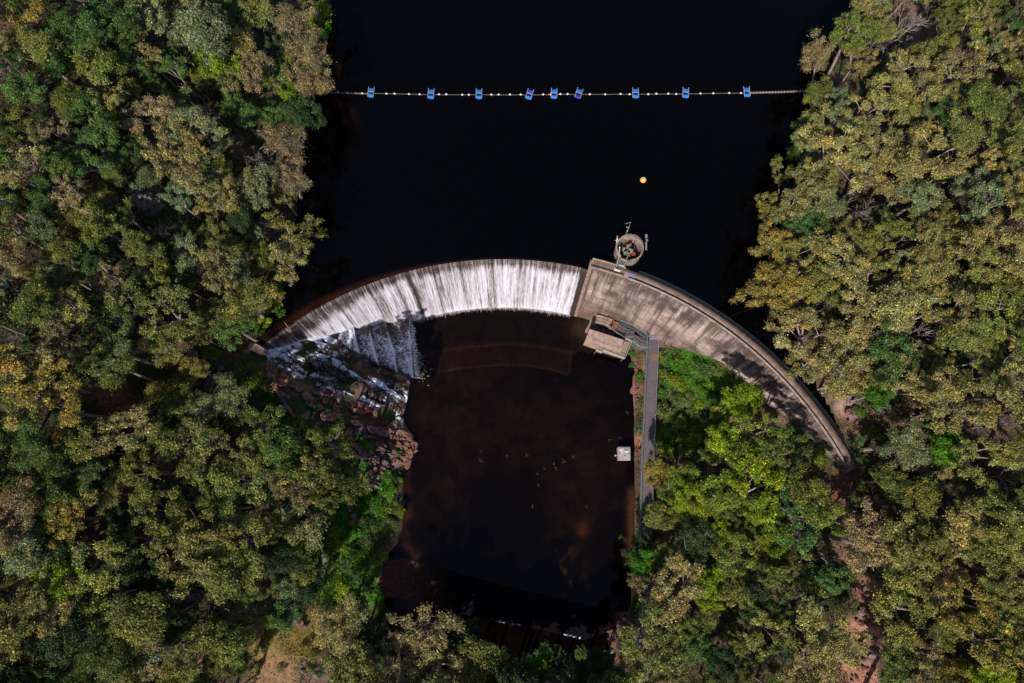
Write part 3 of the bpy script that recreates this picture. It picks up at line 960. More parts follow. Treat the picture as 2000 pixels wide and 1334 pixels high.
# wet margin by the pool
pm = (1 - sstep(0, 1.2, Zr - POOL))[..., None]
cc = cc * (1 - .55 * pm)
foam = np.full(X.shape, -.9)
for poly, wd, st in streams:
    d = poly_dist(px, py, poly, False)
    prog = (px - 520) / 270
    foam = np.maximum(foam, np.where(d < wd * 2.5, st * np.exp(-(d / wd) ** 2) - .12 * (1 - np.exp(-(d / wd) ** 2)) - .05, -.9))
foam = foam + .08 + (fbm(X, Y, 1.0, 3, 105) - .5) * .25
foam = np.where((wet > .3), np.maximum(foam, -.14 + (fbm(X, Y, 1.6, 4, 107) - .5) * .5), foam)
ksel = (Zr > -15.5) & (zone | (zd < 12))
rock_bank = link('rock_slope', grid_mesh('rock_slope', X, Y, Zr, cc, attrs={'foam': foam}, keep=ksel[:-1, :-1], smooth=False), MAT['foam'])
tag(rock_bank, 'dark wet ledges of red rock with white streams running to the pool', None, None, 'structure')

# ------------------------------------------------------------------ pool and creek
px0, py0 = P(640, 1400, POOL), P(1330, 560, POOL)
lx = np.linspace(px0[0], py0[0], 330); ly = np.linspace(P(1000, 1262, POOL)[1], py0[1], 330)
X, Y = np.meshgrid(lx, ly, indexing='ij')
px, py = proj(X, Y, np.full(X.shape, POOL))
c = np.zeros(X.shape + (3,)) + np.array((.0013, .0007, .0006))


def addc(wt, colr):
    global c
    c = c + wt[..., None] * np.array(colr) * np.array((.9, 1., 1.))


n1 = fbm(X, Y, 9, 4, 111); n2 = fbm(X, Y, 2.5, 4, 113)
brown = np.exp(-(((px - 960) / 210) ** 2 + ((py - 800) / 130) ** 2)) * .9 + np.exp(-(((px - 830) / 60) ** 2 + ((py - 700) / 120) ** 2)) * .9
brown += np.exp(-(((px - 1150) / 70) ** 2 + ((py - 940) / 120) ** 2)) * 1.2 + np.exp(-(((px - 860) / 60) ** 2 + ((py - 930) / 90) ** 2)) * .9
addc(brown * (.2 + 1.0 * n1 + .9 * sstep(.4, .65, n2)), (.0042, .0016, .0008))
ringr = np.hypot(X - DC[0], Y - DC[1])


def sillline(pts, wpx, s, colr, lim=None):
    d = poly_dist(px, py, pts, False)
    addc(np.exp(-(d / wpx) ** 2) * s * (.6 + .8 * n2), colr)


s1 = [(826, 694), (860, 684), (920, 675), (1000, 671), (1050, 674), (1110, 686), (1122, 687), (1148, 665), (1158, 640)]
s2 = [(856, 728), (900, 719), (980, 713), (1030, 714), (1080, 722), (1108, 732)]
sillline(s1, 4, .5, (.020, .0075, .003)); sillline(s2, 1.6, .35, (.034, .014, .008)); sillline([(1113, 690), (1112, 725)], 3, .4, (.022, .010, .004))
s1up = in_poly(px, py, s1 + [(1160, 600), (795, 590), (803, 690)])
c = np.where(s1up[..., None], c * .4 + np.array((.0036, .0022, .0014)), c)
mid = in_poly(px, py, s1[:7] + [(1112, 730)] + s2[::-1])
c = np.where(mid[..., None], c + np.array((.0038, .0014, .0007)), c)
addc(np.exp(-(((px - 1140) / 22) ** 2 + ((py - 640) / 22) ** 2)), (.03, .016, .006))
# shallow shelves near the banks
addc(np.exp(-(poly_dist(px, py, [(785, 925), (795, 1000), (785, 1060), (830, 1110)], False) / 12) ** 2) * (.5 + n2), (.02, .0075, .005))
addc(np.exp(-(poly_dist(px, py, [(1236, 960), (1232, 1100)], False) / 10) ** 2) * (.5 + n2), (.05, .02, .012))
addc(np.exp(-(((px - 1135) / 14) ** 2 + ((py - 1035) / 16) ** 2)) * n2, (.05, .014, .003))
addc(np.exp(-(((px - 1100) / 26) ** 2 + ((py - 1140) / 60) ** 2)) * sstep(.5, .7, n2), (.06, .02, .006))
pool = link('pool_water', grid_mesh('pool_water', X, Y, np.full(X.shape, POOL), c, keep=((ringr < 52) & (py < np.interp(px, [742, 792, 850, 930, 1010, 1080, 1150, 1200, 1260], [1105, 1100, 1112, 1136, 1156, 1172, 1188, 1200, 1200])))[:-1, :-1]), MAT['pool'])
tag(pool, 'still dark brown plunge pool below the dam', None, None, 'structure')

lx = np.linspace(P(650, 1250, -16.2)[0], P(1330, 1250, -16.2)[0], 60); ly = np.linspace(P(1000, 1700, -16.2)[1], P(1000, 1170, -16.2)[1], 60)
X, Y = np.meshgrid(lx, ly, indexing='ij')
c = np.zeros(X.shape + (3,)) + np.array((.0012, .0008, .0007)) + fbm(X, Y, 2, 4, 5)[..., None] * np.array((.0025, .0013, .001))
creek = link('creek_water', grid_mesh('creek_water', X, Y, np.full(X.shape, -16.2), c), MAT['pool'])
tag(creek, 'dark creek water running away below the low weir', None, None, 'structure')

# low weir
WE = empty('low_weir', P(1000, 1190, -15))
tag(WE, 'low shaded concrete weir slanting across the foot of the pool', 'weir')
WO = P(1000, 1190, -15)
up = [(742, 1098), (792, 1090), (850, 1106), (930, 1130), (1010, 1150), (1080, 1166), (1150, 1182), (1200, 1194), (1243, 1194)]
lo = [(1238, 1222), (1190, 1232), (1140, 1250), (1100, 1240), (1040, 1226), (1010, 1222), (950, 1210), (860, 1190), (795, 1172), (738, 1160)]
n = 150; m_ = 26
upx = np.interp(np.linspace(0, 1, n), np.linspace(0, 1, len(up)), [p[0] for p in up]); upy = np.interp(np.linspace(0, 1, n), np.linspace(0, 1, len(up)), [p[1] for p in up])
lo_ = lo[::-1]
lox = np.interp(np.linspace(0, 1, n), np.linspace(0, 1, len(lo)), [p[0] for p in lo_]); loy = np.interp(np.linspace(0, 1, n), np.linspace(0, 1, len(lo)), [p[1] for p in lo_])
G = np.zeros((n, m_ + 2, 3))
for i in range(n):
    for j in range(m_):
        t = j / (m_ - 1)
        G[i, j + 1] = P(upx[i] * (1 - t) + lox[i] * t, upy[i] * (1 - t) + loy[i] * t, POOL + .10 - .75 * t)
G[..., 2] += (fbm(G[..., 0] * 1.0, G[..., 1], 1.2, 4, 121) - .5) * .22
G[:, 0] = G[:, 1] + (0, .1, -2); G[:, -1] = G[:, -2] + (0, -.25, -3)
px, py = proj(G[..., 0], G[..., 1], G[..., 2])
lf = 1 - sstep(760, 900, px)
c = np.zeros(G.shape) + np.array((.005, .0045, .006)) + lf[..., None] * np.array((.075, .036, .028)) + (sstep(1185, 1225, px))[..., None] * np.array((.1, .05, .04))  # near-black slab: tree shade painted into its colour, left end kept lighter
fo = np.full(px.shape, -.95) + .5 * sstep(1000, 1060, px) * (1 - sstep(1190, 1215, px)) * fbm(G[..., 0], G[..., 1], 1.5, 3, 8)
fo = np.where((np.abs(px - 985) < 36) & (np.arange(m_ + 2) >= m_ - 1)[None, :], .22 * np.exp(-((px - 975) / 20) ** 2) - .18 + (fbm(G[..., 0], G[..., 1], .9, 3, 9) - .5) * .9, fo)
fo = np.where((np.abs(px - 1118) < 17) & (np.arange(m_ + 2) >= m_ - 1)[None, :], .08 + (fbm(G[..., 0], G[..., 1], .9, 3, 9) - .5) * .8, fo)
fo = np.where((np.abs(px - 1120) < 20) & (np.arange(m_ + 2) < m_ - 1)[None, :], -.3, fo)
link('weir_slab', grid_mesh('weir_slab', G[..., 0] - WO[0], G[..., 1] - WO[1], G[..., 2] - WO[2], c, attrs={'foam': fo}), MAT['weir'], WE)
mb = MB()
for (xa, ya, xb, yb) in ((745, 1120, 800, 1150),):
    pass

# ------------------------------------------------------------------ intake tower
tc_ = P(1229, 486, 2.2)
TB = (tc_[0], tc_[1], -8.0)
tower = empty('intake_tower', TB)
tag(tower, 'round open-topped concrete intake tower standing in the lake beside the dam', 'tower')
RT = 2.02


def ring(mb, c, ro, ri, z0, z1, n=48, gap=None):
    b = len(mb.v)
    for i in range(n):
        a = 2 * PI * i / n
        for r_, z_ in ((ro, z0), (ro, z1), (ri, z1), (ri, z0)):
            mb.v.append((c[0] + r_ * math.cos(a), c[1] + r_ * math.sin(a), z_))
    for i in range(n):
        j = (i + 1) % n
        if gap and gap[0] < 360 * (i + .5) / n < gap[1]: continue
        for k in range(4):
            l = (k + 1) % 4
            mb.f.append((b + i * 4 + k, b + j * 4 + k, b + j * 4 + l, b + i * 4 + l))


mb = MB(); ring(mb, TB, RT, RT - .2, -9, 2.2); mb.build('shaft_wall', MAT['conc'], tower, offset=TB)
mb = MB(); ring(mb, TB, RT + .07, RT - .16, 2.204, 2.40, gap=(232, 268)); mb.build('rim', MAT['conc'], tower, offset=TB)
mb = MB(); ring(mb, TB, RT - .265, RT - .38, .9, 1.05); mb.build('inner_ledge', MAT['crest'], tower, offset=TB)
mb = MB()
mb.prism([(TB[0] + (RT - .28) * math.cos(t * PI / 12), TB[1] + (RT - .28) * math.sin(t * PI / 12)) for t in range(24)], .3, .45)
mb.build('floor_plate', MAT['darkconc'], tower, offset=TB)
FL = .45
for i, (dx, dy, h, rr_) in enumerate(((-.75, .15, 1.5, .16), (-.15, .5, 1.7, .15), (.45, -.1, 1.4, .17), (-.6, -.45, 1.3, .2), (-.1, -.65, 1.4, .17), (.15, .1, 1.2, .14))):
    mb = MB(); b0 = (TB[0] + dx, TB[1] + dy, FL)
    mb.tube(b0, (b0[0], b0[1], FL + h), rr_ * .7, rr_ * .7, 10); mb.tube((b0[0], b0[1], FL + h * .5), (b0[0], b0[1], FL + .15 + h * .5), rr_ * 1.2, rr_ * 1.2, 12)
    mb.tube((b0[0], b0[1], FL + h), (b0[0], b0[1], FL + .1 + h), rr_ * 1.15, rr_ * 1.15, 12)
    mb.ball((b0[0], b0[1], FL + .15 + h), rr_ * .75, 10, 6)
    for k in range(4):
        t = k * PI / 4; mb.tube((b0[0] - .24 * math.cos(t), b0[1] - .24 * math.sin(t), FL + h + .12), (b0[0] + .24 * math.cos(t), b0[1] + .24 * math.sin(t), FL + h + .12), .018, .018, 4)
    mb.build('valve_spindle', MAT['valve'] if i < 5 else MAT['steel'], tower, offset=TB)
mb = MB(); c_ = (TB[0] + .78, TB[1] - .5, FL)
mb.tube(c_, (c_[0], c_[1], 1.4), .34, .34, 16); mb.tube((c_[0], c_[1], 1.0), (c_[0], c_[1], 1.04), .36, .36, 16)
mb.build('orange_drum', MAT['orange'], tower, offset=TB)
for dx, dy, ex, ey, r_ in ((.2, 1.3, .7, -.2, .05), (.5, 1.35, 1.2, -.3, .06), (.9, 1.1, 1.4, .1, .05), (-.5, 1.3, -.3, .2, .06), (-1.3, .6, -.7, -.2, .05), (-1.4, -.3, -.3, -.9, .06)):
    mb = MB(); mb.path([(TB[0] + dx, TB[1] + dy, 1.9), (TB[0] + dx, TB[1] + dy, 1.0), (TB[0] + ex, TB[1] + ey, .6)], r_ * 1.25, 8)
    mb.build('conduit_pipe', MAT['blackpipe'] if dx > 0 else MAT['rustpipe'], tower, offset=TB)
mb = MB()
mb.box((TB[0] + .15, TB[1] + .9, 1.2), (.5, .35, 1.2)); mb.box((TB[0] - .25, TB[1] - .1, .9), (.55, .4, .7), .3)
mb.build('control_cabinet', MAT['rustpipe'], tower, bevel=.02, offset=TB)
mb = MB(); ring_pts = [(TB[0] + (RT - .02) * math.cos(math.radians(a)), TB[1] + (RT - .02) * math.sin(math.radians(a)), 2.4) for a in range(272, 590, 12)]
mb.rail(ring_pts, .75, .018, .9, (.5,)); mb.build('rim_railing', MAT['rail_tan'], tower, offset=TB)
# mast with side arm
mb = MB(); m0 = P(1222.5, 458, 2.4)
top = (m0[0] + .05, m0[1] + .35, 6.4)
mb.tube(m0, top, .045, .035); mb.tube(top, (top[0] - .85, top[1] - .2, 6.3), .03, .03)
mb.box((m0[0], m0[1] + .1, 3.6), (.24, .12, .2)); mb.box((m0[0] - .12, m0[1] + .22, 4.7), (.3, .1, .3)); mb.box((m0[0] + .03, m0[1] + .22, 4.6), (.14, .14, .4))
mb.build('mast', MAT['steel'], tower, offset=TB)
# gauge boards either side
mb = MB(); g0 = P(1261, 478, .8)
mb.box((g0[0], g0[1] - .2, 1.2), (.22, 1.6, .08), -.05); mb.build('gauge_board', MAT['steel'], tower, offset=TB)
mb = MB(); mb.box((g0[0] + .05, g0[1] + 1.1, 1.3), (.34, .75, .12), -.05); mb.build('solar_panel', MAT['lilac'], tower, offset=TB)
mb = MB(); mb.box((g0[0] + .05, g0[1] + .45, 1.5), (.34, .34, .3)); mb.tube((g0[0] - .6, g0[1] + .1, 1.4), (g0[0], g0[1] + .1, 1.4), .05); mb.build('junction_box', MAT['boom'], tower, offset=TB)
mb = MB(); g1 = P(1204.5, 470, 2.0)
mb.box((g1[0], g1[1], 2.2), (.13, 1.3, .1), -.12); mb.tube((g1[0] + .35, g1[1], 2.1), (g1[0], g1[1], 2.1), .03); mb.tube((g1[0] - .3, g1[1] - .05, 2.25), (g1[0], g1[1] - .05, 2.25), .02); mb.box((g1[0] + .02, g1[1] + .05, 2.4), (.2, .25, .3))
mb.box((g1[0] + .32, g1[1] - 1.55, 2.3), (.16, .9, .12), -.1)
mb.build('lamp_arm', MAT['white'], tower, offset=TB)
mb = MB(); g2 = P(1246, 508, 1.0); mb.box((g2[0], g2[1] + .1, .4), (.2, .1, 1.9)); mb.build('level_board', MAT['steel'], tower, offset=TB)

# footbridge to the tower
b1 = P(1216, 503, 1.9); b2 = P(1210, 523, 1.25)
fb = empty('footbridge', b2)
tag(fb, 'short railed footbridge joining the round tower to the dam crest', 'footbridge')
dx, dy = b1[0] - b2[0], b1[1] - b2[1]; Lb = math.hypot(dx, dy); ux, uy = dx / Lb, dy / Lb; vx, vy = -uy, ux
mb = MB()
mb.prism([(b2[0] + vx * .62 - ux * .2, b2[1] + vy * .62 - uy * .2, 1.45), (b1[0] + vx * .62, b1[1] + vy * .62, 1.95), (b1[0] - vx * .62, b1[1] - vy * .62, 1.95), (b2[0] - vx * .62 - ux * .2, b2[1] - vy * .62 - uy * .2, 1.45)], 1.2, 1.5)
mb.build('deck', MAT['darkconc'], fb, offset=b2)
for s in (-1, 1):
    mb = MB(); mb.rail([(b2[0] + s * vx * .6 - ux * .2, b2[1] + s * vy * .6 - uy * .2, 1.45), (b1[0] + s * vx * .6, b1[1] + s * vy * .6, 1.95)], 1.0, .035, .9, (.5,))
    mb.tube((b1[0] + s * vx * .6, b1[1] + s * vy * .6, 2.95), (b1[0] + s * vx * 1.0 + ux * .2, b1[1] + s * vy * 1.0 + uy * .2, 2.95), .035)
    mb.build('railing', MAT['rail_tan'] if s > 0 else MAT['steel'], fb, offset=b2)
mb = MB(); c_ = P(1214, 519, 1.7); mb.box(c_, (.85, .22, .05), -.28); mb.build('gate_sign', MAT['white'], fb, offset=b2)
sg = empty('sign_board', P(1205, 529, 1.3)); tag(sg, 'small white sign lying along the dam crest where the brick steps end', 'sign')
mb = MB(); mb.box((0, 0, .25), (.9, .32, .05), -.28); mb.build('sign_panel', MAT['white'], sg)
for q_ in (-.3, .3):
    mb = MB(); mb.tube((q_, -.3 * q_, -.2), (q_, -.3 * q_, .22), .025); mb.build('post', MAT['steel'], sg)
gb = empty('crest_gate', P(1201, 518, 1.1)); tag(gb, 'dark metal access gate on the crest beside the footbridge', 'gate')
mb = MB(); mb.rail([(0, 0, 0), (.25, .9, 0)], 1.3, .05, .45, (.3, .6)); mb.rail([(0.25, .9, 0), (.95, .7, 0)], 1.3, .04, .7, (.5,)); mb.build('gate_frame', MAT['rail_blue'], gb)
pl = P(1233, 540, 1.15); pn = MB(); pn.box((0, 0, .03), (1.1, .9, .05), -.3); o = pn.build('crest_cover_plate', MAT['lilac']); o.location = pl
tag(o, 'faded lilac cover plate set into the crest walkway near the tower', 'cover plate')

# ------------------------------------------------------------------ valve block, platforms, ramps
VB = P(1182, 664, -12)
vh = empty('valve_block', VB); tag(vh, 'slanted pinkish concrete valve block at the foot of the dam', 'valve block')


def pp(pts, z): return [P(x, y, z)[:2] for x, y in pts]


zt = -9.6
mb = MB(); mb.prism(pp([(1151.5, 642), (1218.7, 663.8), (1212.7, 687), (1144.4, 662.6)], zt), -16, zt)
mb.build('roof_block', MAT['slab'], vh, bevel=.05, offset=VB)
mb = MB()
for i in range(26):   # rubble along the lower edge of the roof
    t = i / 25; x = 1146.5 + (1210 - 1146.5) * t; y = 658.5 + (682.5 - 658.5) * t
    c_ = P(x + random.uniform(-1, 1), y + random.uniform(-1.6, 1.2), zt + .02); s = random.uniform(.12, .3)
    mb.box(c_, (s * 1.5, s, s * .4), random.random() * 3)
mb.build('broken_edge', MAT['slab'], vh, bevel=.04, offset=VB)
mb = MB(); mb.prism(pp([(1162.7, 672), (1211, 688), (1219.5, 667), (1232.4, 667), (1219, 702), (1176, 688.5), (1175, 690.5), (1163.3, 686)], -11.2), -11.35, -11.2)
mb.build('grating_platform', MAT['grate'], vh, offset=VB)
mb = MB()
out = [P(x, y, -11.2) for x, y in [(1168, 672), (1163.5, 686), (1175, 690), (1176.5, 686), (1219, 701.5), (1232.4, 668), (1221, 663)]]
mb.rail(out, .9, .035, 1.1, (.5,))
mb.rail([P(x, y, -11.2) for x, y in [(1168, 672), (1211.6, 687.5), (1220, 665)]], .9, .035, 1.3, (.5,))
mb.build('handrail', MAT['rail_tan'], vh, offset=VB)
for (x, y) in ((1165, 684), (1218, 699), (1230, 669)):
    q = P(x, y, -11.3); mb = MB(); mb.tube((q[0], q[1], -17), q, .09); mb.build('platform_leg', MAT['boom'], vh, offset=VB)

VP = P(1190, 630, -12)
vp = empty('upper_platform', VP); tag(vp, 'broken concrete pads and dark ramps climbing from the valve block to the walkway', 'platform')
mb = MB(); mb.prism(pp([(1166, 614), (1180, 617), (1177, 633), (1163, 630)], -10.9), -16, -10.9); mb.build('pad', MAT['slab'], vp, bevel=.05, offset=VP)
mb = MB(); mb.prism(pp([(1180.5, 617.5), (1196.5, 623), (1193, 638), (1177.5, 633)], -10.9), -16, -10.95); mb.build('pad', MAT['slab'], vp, bevel=.05, offset=VP)
mb = MB(); mb.prism(pp([(1197.5, 626), (1209, 629), (1206.5, 644), (1194, 640)], -11), -16, -11.1); mb.build('pad', MAT['rust'], vp, bevel=.05, offset=VP)
mb = MB(); mb.prism(pp([(1177, 641), (1203, 650), (1200, 660), (1175, 650)], -11.8), -16, -11.8); mb.build('ramp', MAT['darkconc'], vp, bevel=.03, offset=VP)
mb = MB(); mb.prism(pp([(1155, 633), (1176, 639), (1174, 648), (1153, 641)], -12.4), -16, -12.4); mb.build('ramp', MAT['darkconc'], vp, bevel=.03, offset=VP)
mb = MB(); mb.prism(pp([(1208, 633), (1224, 640), (1221, 657), (1204, 648)], -11.1), -16, -11.1); mb.build('ramp', MAT['deck'], vp, bevel=.03, offset=VP)
mb = MB(); mb.prism(pp([(1224.5, 642), (1241, 645), (1234, 667), (1220, 664), (1221.5, 657)], -11.3), -16, -11.3); mb.build('ramp', MAT['deck'], vp, bevel=.03, offset=VP)
mb = MB(); mb.prism(pp([(1238, 652), (1262, 664), (1262, 682), (1248, 678), (1234, 668)], -11.5), -16, -11.45); mb.build('ramp', MAT['deck'], vp, bevel=.03, offset=VP)
mb = MB(); mb.prism(pp([(1209, 628), (1233, 635), (1262, 657), (1261.5, 662), (1241, 644), (1210, 633)], -10.9), -16, -10.9); mb.build('kerb_wall', MAT['darkconc'], vp, bevel=.03, offset=VP)
mb = MB()
mb.rail([P(x, y, -10.9) for x, y in [(1211, 628), (1233, 636), (1262, 656), (1262.5, 682), (1248, 679), (1234, 668)]], 1.0, .04, 1.3, (.5,))
mb.rail([P(x, y, -10.9) for x, y in [(1163, 631), (1180, 636), (1202, 650), (1218, 661)]], 1.0, .04, 1.3, (.5,))
mb.rail([P(x, y, -11.0) for x, y in [(1218, 661), (1236, 659)]], 1.0, .035, .9, (.5,))
mb.build('handrail', MAT['rail_green'], vp, offset=VP)
mb = MB(); mb.box(P(1192, 640, -10.6), (.5, .5, .35), -.3); mb.box(P(1187, 624, -10.6), (.3, .8, .3), -.3); mb.tube(P(1199, 621, -10.9), P(1197, 636, -10.6), .12)
mb.build('pipe_fitting', MAT['rust'], vp, bevel=.02, offset=VP)
mb = MB(); mb.prism(pp([(1156, 600), (1168, 612), (1160, 632), (1146, 650), (1143, 646), (1152, 628)], -13.4), -16, -13.4); mb.build('edge_wall', MAT['conc'], vp, bevel=.06, offset=VP)

# long walkway
WL = [(1263, 658), (1258, 770), (1252, 890), (1249.5, 980), (1247, 1070), (1245, 1150), (1242.5, 1250), (1240, 1340)]
WR = [(1286, 658), (1281, 770), (1276, 890), (1273.5, 980), (1271, 1070), (1268, 1150), (1265, 1250), (1263, 1340)]
WZ = -11.6
wk = empty('long_walkway', P(1265, 900, WZ - 1.5)); WO = P(1265, 900, WZ - 1.5)
tag(wk, 'long straight grey walkway running from the dam foot along the right side of the pool', 'walkway')
mb = MB()
for i in range(len(WL) - 1):
    a, b_, c, d = P(*WL[i], WZ), P(*WR[i], WZ), P(*WR[i + 1], WZ), P(*WL[i + 1], WZ)
    mb.prism([a[:2], b_[:2], c[:2], d[:2]], WZ - .22, WZ)
mb.build('deck', MAT['deck'], wk, offset=WO)
for pl_, nm in ((WL, 'railing'), (WR, 'railing')):
    s = .06 if pl_ is WL else -.06
    mb = MB(); mb.rail([(P(*q, WZ)[0] + s, P(*q, WZ)[1], WZ) for q in pl_], 1.0, .032, 2.2, (.55,)); mb.build(nm, MAT['rail_green'] if pl_ is WL else MAT['steel'], wk, offset=WO)
mb = MB(); mb.rail([P(1263.5, 658.5, WZ), P(1285.5, 658.5, WZ)], 1.0, .03, .9, (.5,)); mb.build('end_railing', MAT['steel'], wk, offset=WO)
mb = MB(); mb.box(P(1276, 661, WZ + .02), (1.2, .35, .03)); mb.build('end_plate', MAT['lilac'], wk, offset=WO)
for a_, b_ in (((1276, 691), MAT['rust']),):
    mb = MB(); c_ = P(1279, 697, WZ + .03)
    for i in range(4): mb.box((c_[0] - .32 + i * .2, c_[1], WZ + .04), (.15, 1.15, .06))
    mb.build('timber_hatch', b_, wk, offset=WO)
for y in range(690, 1330, 60):
    x1 = np.interp(y, [p[1] for p in WL], [p[0] for p in WL]) + 3
    for dx_ in (0, 18):
        q = P(x1 + dx_, y, WZ - .22); mb = MB(); mb.tube((q[0], q[1], -16), q, .1); mb.build('support_post', MAT['boom'], wk, offset=WO)
for sx, sy in ((1269, 668), (1269, 679), (1269, 683), (1267, 694)):
    pass

# floating shed in the pool
K0 = P(1219.5, 893, POOL)
kz = POOL + 1.55
kt = pp([(1209.3, 873.5), (1231.2, 873.5), (1230.8, 899), (1208.2, 899)], kz)
ks = empty('floating_shed', K0); tag(ks, 'pale grey box shed with cream front standing in the pool by the walkway', 'shed')
x0, x1 = kt[3][0], kt[2][0]; y0, y1 = kt[3][1], kt[0][1]
mb = MB(); mb.box(((x0 + x1) / 2, (y0 + y1) / 2, (POOL - 1 + kz) / 2), (x1 - x0, y1 - y0, kz - POOL + 1)); mb.build('body', MAT['cream'], ks, bevel=.02, offset=K0)
mb = MB(); mb.box(((x0 + x1) / 2, (y0 + y1) / 2, kz + .05), (x1 - x0 + .12, y1 - y0 + .08, .08)); mb.build('roof', MAT['kiosk'], ks, bevel=.02, offset=K0)
mb = MB(); mb.box(((x0 + x1) / 2, y0 + (y1 - y0) * .52, kz + .12), (x1 - x0, .09, .06)); mb.box(((x0 + x1) / 2, y1 - .12, kz + .12), (x1 - x0, .07, .06))
for xx in (x0 + .04, x1 - .04): mb.box((xx, (y0 + y1) / 2, kz + .12), (.06, y1 - y0, .06))
mb.build('roof_frame', MAT['steel'], ks, offset=K0)
mb = MB(); mb.box((x0 + .55, y1 - .5, kz + .11), (.5, .3, .05)); mb.box((x1 - .6, y1 - .75, kz + .13), (.55, .3, .09)); mb.box((x0 + .6, y1 - .95, kz + .11), (.35, .35, .05))
mb.build('roof_vent', MAT['white'], ks, offset=K0)
mb = MB(); mb.box((x1 - .55, y1 - .33, kz + .11), (.7, .1, .04)); mb.build('latch', MAT['blackpipe'], ks, offset=K0)
mb = MB(); mb.box((x1 - .85, y0 + .75, kz + .12), (.14, .14, .1)); mb.build('latch', MAT['blackpipe'], ks, offset=K0)
mb = MB(); mb.tube((x0 - .45, y0 + .9, POOL + .5), (x0, y0 + .8, POOL + .9), .08); mb.ball((x0 - .35, y0 + .85, POOL + .55), .2); mb.build('inlet_pipe', MAT['steel'], ks, offset=K0)

# ------------------------------------------------------------------ boom line and floats
BL = [(598, 179), (640, 180), (700, 182), (760, 183), (842, 185), (936, 185), (1034, 185.5), (1082, 184.5), (1130, 184.5), (1241, 184), (1338, 183.5), (1458, 181.5)]


def boom_y(x): return float(np.interp(x, [p[0] for p in BL], [p[1] for p in BL])) + .5 * math.sin(x * .9)


bo = empty('boom_cable', P(1000, 185, 0)); BO = P(1000, 185, 0)
tag(bo, 'thin pale floating cable strung straight across the lake between both banks', 'boom cable')
mb = MB(); mb.path([P(x, y, .08) for x, y in BL], .024); mb.build('cable', MAT['cable'], bo, offset=BO)
mb = MB(); mb.path([P(x, y - .3, .05) for x, y in [(600, 179.5), (640, 181), (700, 183), (724, 183.5)]], .11); mb.build('hose', MAT['boom'], bo, offset=BO)
lg = empty('boom_pipe', P(1520, 180, 0)); LO = P(1520, 180, 0)
tag(lg, 'weathered grey boom pipe at the right-hand end of the cable by the bank', 'boom pipe')
mb = MB(); mb.path([P(x, y, .08) for x, y in [(1462, 181.5), (1490, 180.5), (1530, 179.5), (1565, 178), (1590, 178)]], .15, 10); mb.build('pipe', MAT['boom'], lg, offset=LO)
for i in range(20):
    mb = MB(); x = 1466 + i * 6; c_ = P(x, np.interp(x, [1462, 1490, 1530, 1565, 1590], [181.5, 180.5, 179.5, 178, 178]), .1); mb.tube((c_[0] - .04, c_[1], c_[2]), (c_[0] + .04, c_[1], c_[2]), .19, .19, 10); mb.build('collar', MAT['cable'], lg, offset=LO)
NUM = ['first', 'second', 'third', 'fourth', 'fifth', 'sixth', 'seventh', 'eighth', 'ninth', 'tenth', 'eleventh', 'twelfth', 'thirteenth', 'fourteenth', 'fifteenth', 'sixteenth', 'seventeenth', 'eighteenth', 'nineteenth', 'twentieth', 'twenty-first', 'twenty-second', 'twenty-third', 'twenty-fourth', 'twenty-fifth', 'twenty-sixth', 'twenty-seventh', 'twenty-eighth', 'twenty-ninth', 'thirtieth']
pont = [(725, 0, 'b', -.06), (842, 2, 'b', -.04), (935.5, 0, 'b', -.02), (1034, 1, 'v', -.26), (1082, 0, 'b', -.05), (1130, 0, 'w', -.32), (1241, 0, 'b', -.02), (1338.5, 0, 'b', -.10), (1458, 0, 'b', .03)]


def make_pontoon(var):
    root = empty('blue_pontoon')
    mb = MB(); mb.box((0, .48, .12), (.80, .5, .34)); mb.build('float_tank', MAT['violet'] if var == 'v' else MAT['blue'], root, bevel=.06)
    mb = MB(); mb.box((0, -.56, .12), (.80, .42, .34)); mb.build('float_tank', MAT['violet'] if var == 'w' else MAT['lightblue'], root, bevel=.06)
    mb = MB(); mb.box((0, -.15, .02), (.74, .42, .14)); mb.build('well', MAT['darkblue'], root)
    for s in (-1, 1):
        mb = MB(); mb.tube((s * .46, -.78, .24), (s * .46, .98, .24), .05, .05, 8); mb.build('side_rail', MAT['bluerail'], root)
    mb = MB(); mb.tube((-.46, .1, .27), (.46, .1, .27), .045, .045, 8); mb.tube((-.46, .18, .27), (.3, .04, .27), .03, .03, 6); mb.build('cross_bar', MAT['bluerail'], root)
    return root


protos = {v: make_pontoon(v) for v in 'bvw'}


def copy_tree(o, parent=None):
    c = o.copy(); COL.objects.link(c); c.parent = parent
    for ch in list(o.children): copy_tree(ch, c)
    return c


usedp = set()
xtra = {'b': 'plain blue pontoon float', 'v': 'blue pontoon float with violet upper tank, tilted', 'w': 'blue pontoon float with violet lower tank, tilted'}
for i, (x, dy_, v, rz) in enumerate(pont):
    o = protos[v] if v not in usedp else copy_tree(protos[v]); usedp.add(v)
    o.location = P(x, boom_y(x), .02); o.rotation_euler = (0, 0, rz)
    tag(o, '%s, %s from the left along the boom cable' % (xtra[v], NUM[i]), 'pontoon', 'blue pontoons along the boom cable')
wf_x = [642, 660, 679, 694, 707.5, 755, 771, 799, 820, 857.5, 871.7, 903, 916, 960, 974, 996, 1017, 1061, 1075.5, 1094.5, 1108.6, 1152, 1182, 1212, 1229.7, 1266, 1282, 1305, 1320.6, 1368, 1393, 1424, 1447]
fm = None
between = {}
for x in wf_x:
    k = sum(1 for p in pont if p[0] < x); between.setdefault(k, []).append(x)
